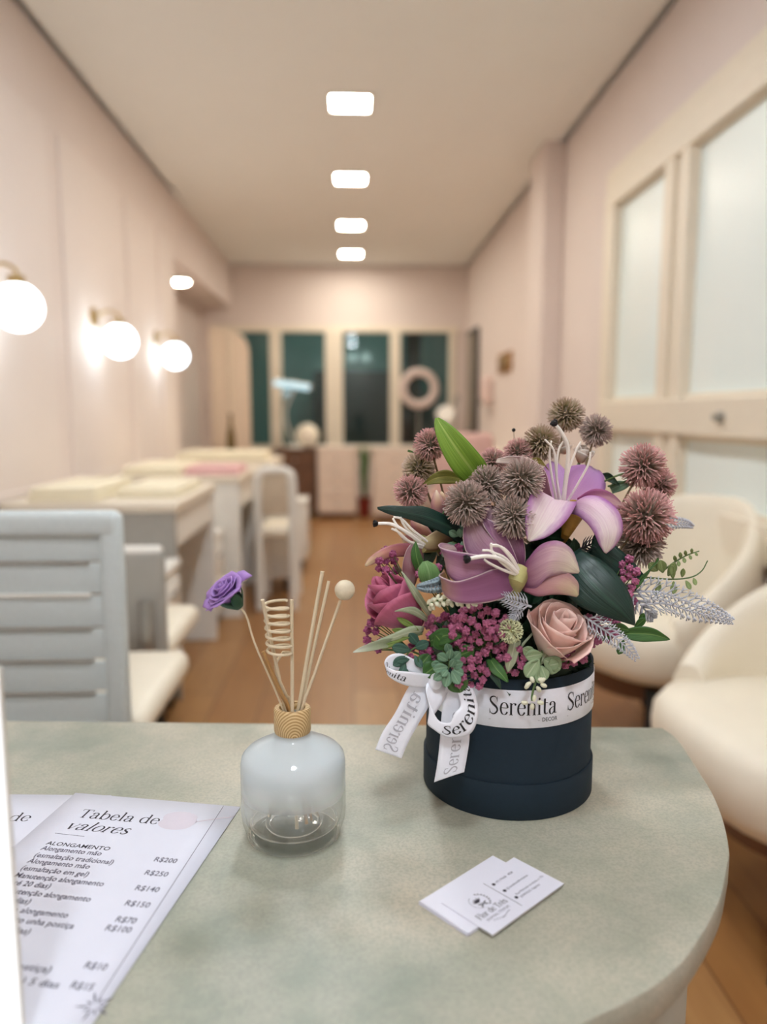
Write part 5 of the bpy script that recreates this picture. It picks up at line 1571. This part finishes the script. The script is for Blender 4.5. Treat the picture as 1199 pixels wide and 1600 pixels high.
# back left recess: arched cream screen, slim dark vase
qa, qb = WX(340, 530, -1.25), WX(395, 565, -.95)
r = thing('room_screen', 'cream room screen with a rounded top by the back window', 'screen', (-1.2, 7.9, 0))
pts = [(-1.42, 0), (-1.03, 0), (-1.03, 1.72)] + [(-1.23 + .20 * math.cos(a), 1.72 + .22 * math.sin(a)) for a in [PI / 2 * k / 8 for k in range(1, 9)]] + [(-1.42, 1.98)]
b = MB(); b.prism(pts, 0, .04, .008)
b.v = [(x, 7.9 + z, y) for x, y, z in b.v]
b.build('panel', mat('screen_cream', 'DCC9B4', .7), r)
MB().box((-1.42, 7.86, 0), (-1.03, 7.99, .03), .006).build('foot', M_cream, r)
MB().tube([(-1.225, 7.88, .1), (-1.225, 7.88, 1.9)], .012, 8).build('fold', M_cream, r)
r = thing('side_table', 'low cream side table in the back left recess', 'table', (-1.15, 7.45, 0))
MB().box((-1.4, 7.25, .70), (-.95, 7.65, .74), .01).build('top', M_cream, r)
for x in (-1.37, -.98):
    for y in (7.28, 7.62):
        MB().box((x - .018, y - .018, 0), (x + .018, y + .018, .70), .004).build('leg', M_cream, r)
r = thing('slim_vase', 'slim dark bronze vase standing before the cream screen', 'vase', (-1.16, 7.45, .74))
MB().lathe([(0, 0), (.035, 0), (.045, .05), (.04, .16), (.016, .27), (.014, .34), (.02, .37), (.012, .37), (.008, .3), (0, .28)], (-1.16, 7.45, .74), 24).build('body', mat('bronze', '6E5A2C', .4, .4), r)
MB().lathe([(.036, .0), (.041, .03), (.040, .0)], (-1.16, 7.45, .74), 24).build('foot_ring', M_brownwood, r)

# ------------------------------------------------------------------ far end furniture
def chest(label, x0, x1, y, h, m, d=.42, n=4):
    r = thing('drawer_chest', label, 'cabinet', ((x0 + x1) / 2, y, 0), 'chests at the far end')
    MB().box((x0, y, .06), (x1, y + d, h), .006).build('body', m, r, smooth=False)
    MB().box((x0 - .01, y - .015, h), (x1 + .01, y + d, h + .022), .005).build('top', m, r, smooth=False)
    MB().box((x0 + .02, y + .03, 0), (x1 - .02, y + d - .03, .06)).build('plinth', M_brownwood, r, smooth=False)
    dz = (h - .09) / n
    for k in range(n):
        dr = MB().box((x0 + .012, y - .014, .075 + dz * k), (x1 - .012, y + .004, .065 + dz * (k + 1)), .005).build('drawer', m, r, smooth=False)
        MB().ball(((x0 + x1) / 2, y - .022, .07 + dz * (k + .5)), .013, 10, 8).build('knob', M_metal, dr)
M_blush = mat('blush_laminate', 'EADACC', .5)
chest('dark brown chest left of the white drawers at the far end', -.82, -.39, 8.2, .72, M_brownwood)
chest('pinkish white drawer chest in the middle of the far end', -.36, .04, 8.1, .74, M_blush)
chest('pinkish white drawer chest right of the potted plant', .22, .66, 7.9, .74, M_blush)
r = thing('desk_lamp', 'lit tube-headed desk lamp on the dark brown chest', 'lamp', (-.62, 8.4, .742))
MB().lathe([(0, 0), (.09, 0), (.09, .02), (0, .03)], (-.62, 8.4, .742), 24).build('base', M_white, r)
MB().tube(crv([(-.62, 8.4, .76), (-.72, 8.4, 1.1), (-.60, 8.35, 1.40), (-.60, 8.3, 1.455)], 14), .010, 8).build('arm', M_white, r)
MB().box((-.83, 8.24, 1.375), (-.43, 8.36, 1.45), .025, 3, Matrix.Rotation(math.radians(8), 3, 'Y')).build('head', M_white, r)
MB().box((-.82, 8.225, 1.38), (-.44, 8.245, 1.437), .008, 2, Matrix.Rotation(math.radians(8), 3, 'Y'), (-.64, 8.3, 1.4175)).build('tube', emit('desk_lamp_light', (.62, .85, .92), .5), r)
r = thing('round_cushion', 'pale round cushion standing on the brown chest', 'cushion', (-.46, 8.3, .742))
MB().ball((-.49, 8.50, .742 + .13), .13, 24, 14, (1, 1, .45), axis=(0, -1, .1)).build('pad', M_offw, r)
MB().ball((-.49, 8.43, .742 + .13), .018, 12, 8).build('button', M_pinkcush, r)
r = thing('potted_plant', 'potted green plant in a dark red pot between the drawer chests', 'plant', (.13, 8.2, 0))
MB().lathe([(0, 0), (.055, 0), (.075, .2), (.08, .2), (.08, .22), (.068, .22), (.066, .19), (0, .19)], (.13, 8.2, 0), 24).build('pot', mat('dark_red_pot', '7A2418', .45), r)
rd = random.Random(4)
for k in range(26):
    a = rd.uniform(0, 2 * PI); l = rd.uniform(.35, .62); sp_ = rd.uniform(.01, .06)
    d = Vector((math.cos(a), math.sin(a), 0))
    n = Vector((-d.y, d.x, 0))
    P = []
    for j in range(7):
        t = j / 6
        w = .035 * math.sin(PI * (.1 + .88 * t)) * (1 if j < 6 else .1)
        c0 = Vector((.13, 8.2, .19)) + d * sp_ * t * t * 1.2 + Vector((0, 0, l * t))
        P.append([c0 - n * w, c0 + d * w * .3, c0 + n * w])
    solid(MB().grid(P).build('leaf', M_leafg, r, angle=180, fixn=False), .001)
r = thing('ring_lamp', 'round ring lamp on a stand in front of the right glazing', 'lamp', (.70, 8.45, 0))
b = MB()
ringc = W(655, 607, 8.45)
P = []
for i in range(40):
    a = 2 * PI * i / 40
    P.append([ringc + Vector((math.cos(a) * (.175 + .045 * math.cos(q_)), .03 * math.sin(q_), math.sin(a) * (.175 + .045 * math.cos(q_)))) for q_ in [2 * PI * k / 10 for k in range(11)]])
P.append(P[0])
b.grid(P).build('ring', mat('ring_pinkwhite', 'D9C8C0', .5), r)
MB().tube([(ringc.x, 8.47, .03), (ringc.x, 8.47, ringc.z - .21)], .012, 8).build('pole', M_metal, r)
for k in range(3):
    a = k * 2 * PI / 3 + .4
    MB().tube([(ringc.x, 8.47, .25), (ringc.x + .24 * math.cos(a), 8.47 + .24 * math.sin(a), .012)], .010, 8).build('leg', M_metal, r)
r = thing('magnifier_lamp', 'pale magnifier lamp on a thin arm right of the ring lamp', 'lamp', (.86, 7.6, .0))
mc = W(697, 647, 7.6)
MB().lathe([(0, -.02), (.085, -.02), (.095, 0), (.085, .02), (0, .02)], mc, 28, axis=(-.3, -1, .4)).build('head', M_white, r)
MB().tube(crv([mc + Vector((.05, .02, 0)), (1.05, 7.62, 1.30), (1.02, 7.65, .9), (1.0, 7.65, .03)], 16), .010, 8).build('arm', M_metal, r)
MB().lathe([(0, 0), (.13, 0), (.13, .03), (0, .04)], (1.0, 7.65, 0), 24).build('base', M_white, r)

# right wall beyond the column
r = thing('wall_mirror', 'tall dark framed mirror on the right wall near the back', 'mirror', (XR - .02, 8.4, 1.0))
MB().box((XR - .045, 8.02, .88), (XR - .001, 8.66, 2.0), .004).build('frame', M_black, r, smooth=False)
MB().box((XR - .052, 8.07, .93), (XR - .046, 8.61, 1.95)).build('glass', mat('mirror_grey', '8E8A86', .1, .9), r, smooth=False)
r = thing('wall_plaque', 'small golden brown wooden plaque on the right wall', 'plaque', (XR - .01, 6.6, 1.54))
qp = WX(790, 567, XR)
MB().box((XR - .02, qp.y - .30, qp.z - .085), (XR - .001, qp.y + .26, qp.z + .085), .02, 3).build('board', mat('plaque_wood', '9A7040', .5, var=.3, scale=12), r)
MB().box((XR - .026, qp.y - .16, qp.z - .04), (XR - .019, qp.y + .14, qp.z + .04), .004).build('plate', M_brass, r)
r = thing('towel_dispenser', 'small pale dispenser on the right wall below the plaque', 'dispenser', (XR - .05, 7.2, 1.33))
qd = WX(768, 610, XR)
MB().box((XR - .10, qd.y - .12, qd.z - .13), (XR - .001, qd.y + .12, qd.z + .13), .03, 3).build('case', mat('dispenser_pink', 'E6CFC8', .4), r)
MB().box((XR - .104, qd.y - .08, qd.z - .13), (XR - .095, qd.y + .08, qd.z - .08), .004).build('slot', M_grey, r)
r = thing('side_counter', 'cream counter along the right wall behind the bouquet', 'counter', (1.18, 6.5, 0))
MB().box((1.04, 5.4, .76), (XR - .001, 7.2, .80), .008).build('top', M_cream, r, smooth=False)
MB().box((1.07, 5.44, .06), (XR - .001, 7.16, .76), .006).build('body', M_blush, r, smooth=False)
for k in range(3):
    d = MB().box((1.055, 5.47 + .56 * k, .10), (1.072, 6.0 + .56 * k, .73), .005).build('door', M_blush, r, smooth=False)
    MB().box((1.042, 5.92 + .56 * k, .5), (1.056, 5.94 + .56 * k, .62), .003).build('handle', M_metal, d, smooth=False)
MB().box((1.09, 5.47, 0), (XR - .02, 7.13, .06)).build('plinth', M_brownwood, r, smooth=False)
r = thing('client_chair', 'pink upholstered client chair in front of the right counter', 'chair', (.79, 5.6, 0))
MB().box((.58, 5.42, .42), (1.0, 5.86, .54), .05, 4).build('seat', M_pinkcush, r)
MB().box((.58, 5.36, .50), (1.0, 5.46, .98), .05, 4).build('backrest', M_pinkcush, r)
for x in (.63, .95):
    for y in (5.46, 5.82):
        MB().tube([(x, y, 0), (x, y, .43)], [.014, .02], 10).build('leg', M_metal, r)

# ------------------------------------------------------------------ white tub armchairs at the right
def tub_chair(label, cx, cy, face, W_=.62, D_=.60):
    """Shell armchair: padded seat, one continuous back that slopes down into the arms, dark legs. face = heading in radians."""
    r = thing('tub_armchair', label, 'armchair', (cx, cy, 0), 'white tub armchairs')
    ca, sa = math.cos(face), math.sin(face)
    def T(x, y, z):      # x forward, y to the chair's left
        return Vector((cx + x * ca - y * sa, cy + x * sa + y * ca, z))
    P = []
    N = 41
    for i in range(N):
        s = 2 * i / (N - 1) - 1
        a = PI + s * math.radians(128)
        q_ = abs(s)
        hgt = .83 - .33 * max(0, (q_ - .18) / .82) ** 1.25
        th = .055 + .035 * q_
        ring = []
        zb = .26
        lean = .10 * (1 - q_) ** .8
        for k in range(17):
            b_ = 2 * PI * k / 16
            # rounded upright slab: radial offset and height
            ro = th * .5 * max(-1, min(1, 1.35 * math.cos(b_)))
            zz_ = zb + (hgt - zb) * (.5 + .5 * max(-1, min(1, 1.06 * math.sin(b_))))
            rad_x = D_ * .46 + ro + lean * (zz_ - .4)
            rad_y = W_ * .46 + ro
            ring.append(T(rad_x * math.cos(a) * (1.0 if math.cos(a) < 0 else .92), rad_y * math.sin(a), zz_))
        P.append(ring)
    b = MB().grid(P)
    n0 = len(b.v)
    for row in (P[0], P[-1]):
        b.add(row[:-1], [tuple(range(16))])
    sh = b.build('shell', M_offw, r, angle=180)
    md = sh.modifiers.new('sub', 'SUBSURF'); md.levels = 1; md.render_levels = 1
    # seat cushion: rounded front
    pr_ = []
    for k in range(28):
        a = 2 * PI * k / 28
        x = .02 + D_ * .45 * (1 if math.cos(a) > 0 else .86) * math.copysign(abs(math.cos(a)) ** .6, math.cos(a))
        y = W_ * .46 * math.copysign(abs(math.sin(a)) ** .6, math.sin(a))
        pr_.append((x, y))
    P = []
    for sc, z in ((.0, .28), (.80, .28), (.93, .30), (.985, .335), (1.0, .38), (.985, .425), (.92, .455), (.75, .468), (.4, .474), (.0, .475)):
        P.append([T(x * sc, y * sc, z) for x, y in pr_] )
        P[-1].append(P[-1][0])
    MB().grid(P).build('seat', M_offw, r, angle=180)
    MB().lathe([(0, .20), (.20, .20), (.24, .29), (0, .29)], (cx, cy, 0), 28).build('under_frame', M_brownwood, r)
    for x, y in ((.20, .20), (.20, -.20), (-.20, .20), (-.20, -.20)):
        MB().tube([T(x * 1.08, y * 1.08, 0), T(x * .8, y * .8, .25)], [.012, .020], 10).build('leg', M_black, r)
tub_chair('farther white tub armchair by the frosted window', 1.02, 2.52, math.radians(205), .66, .62)
tub_chair('nearer white tub armchair at the right edge behind the desk', 1.02, 1.58, math.radians(185), .66, .64)
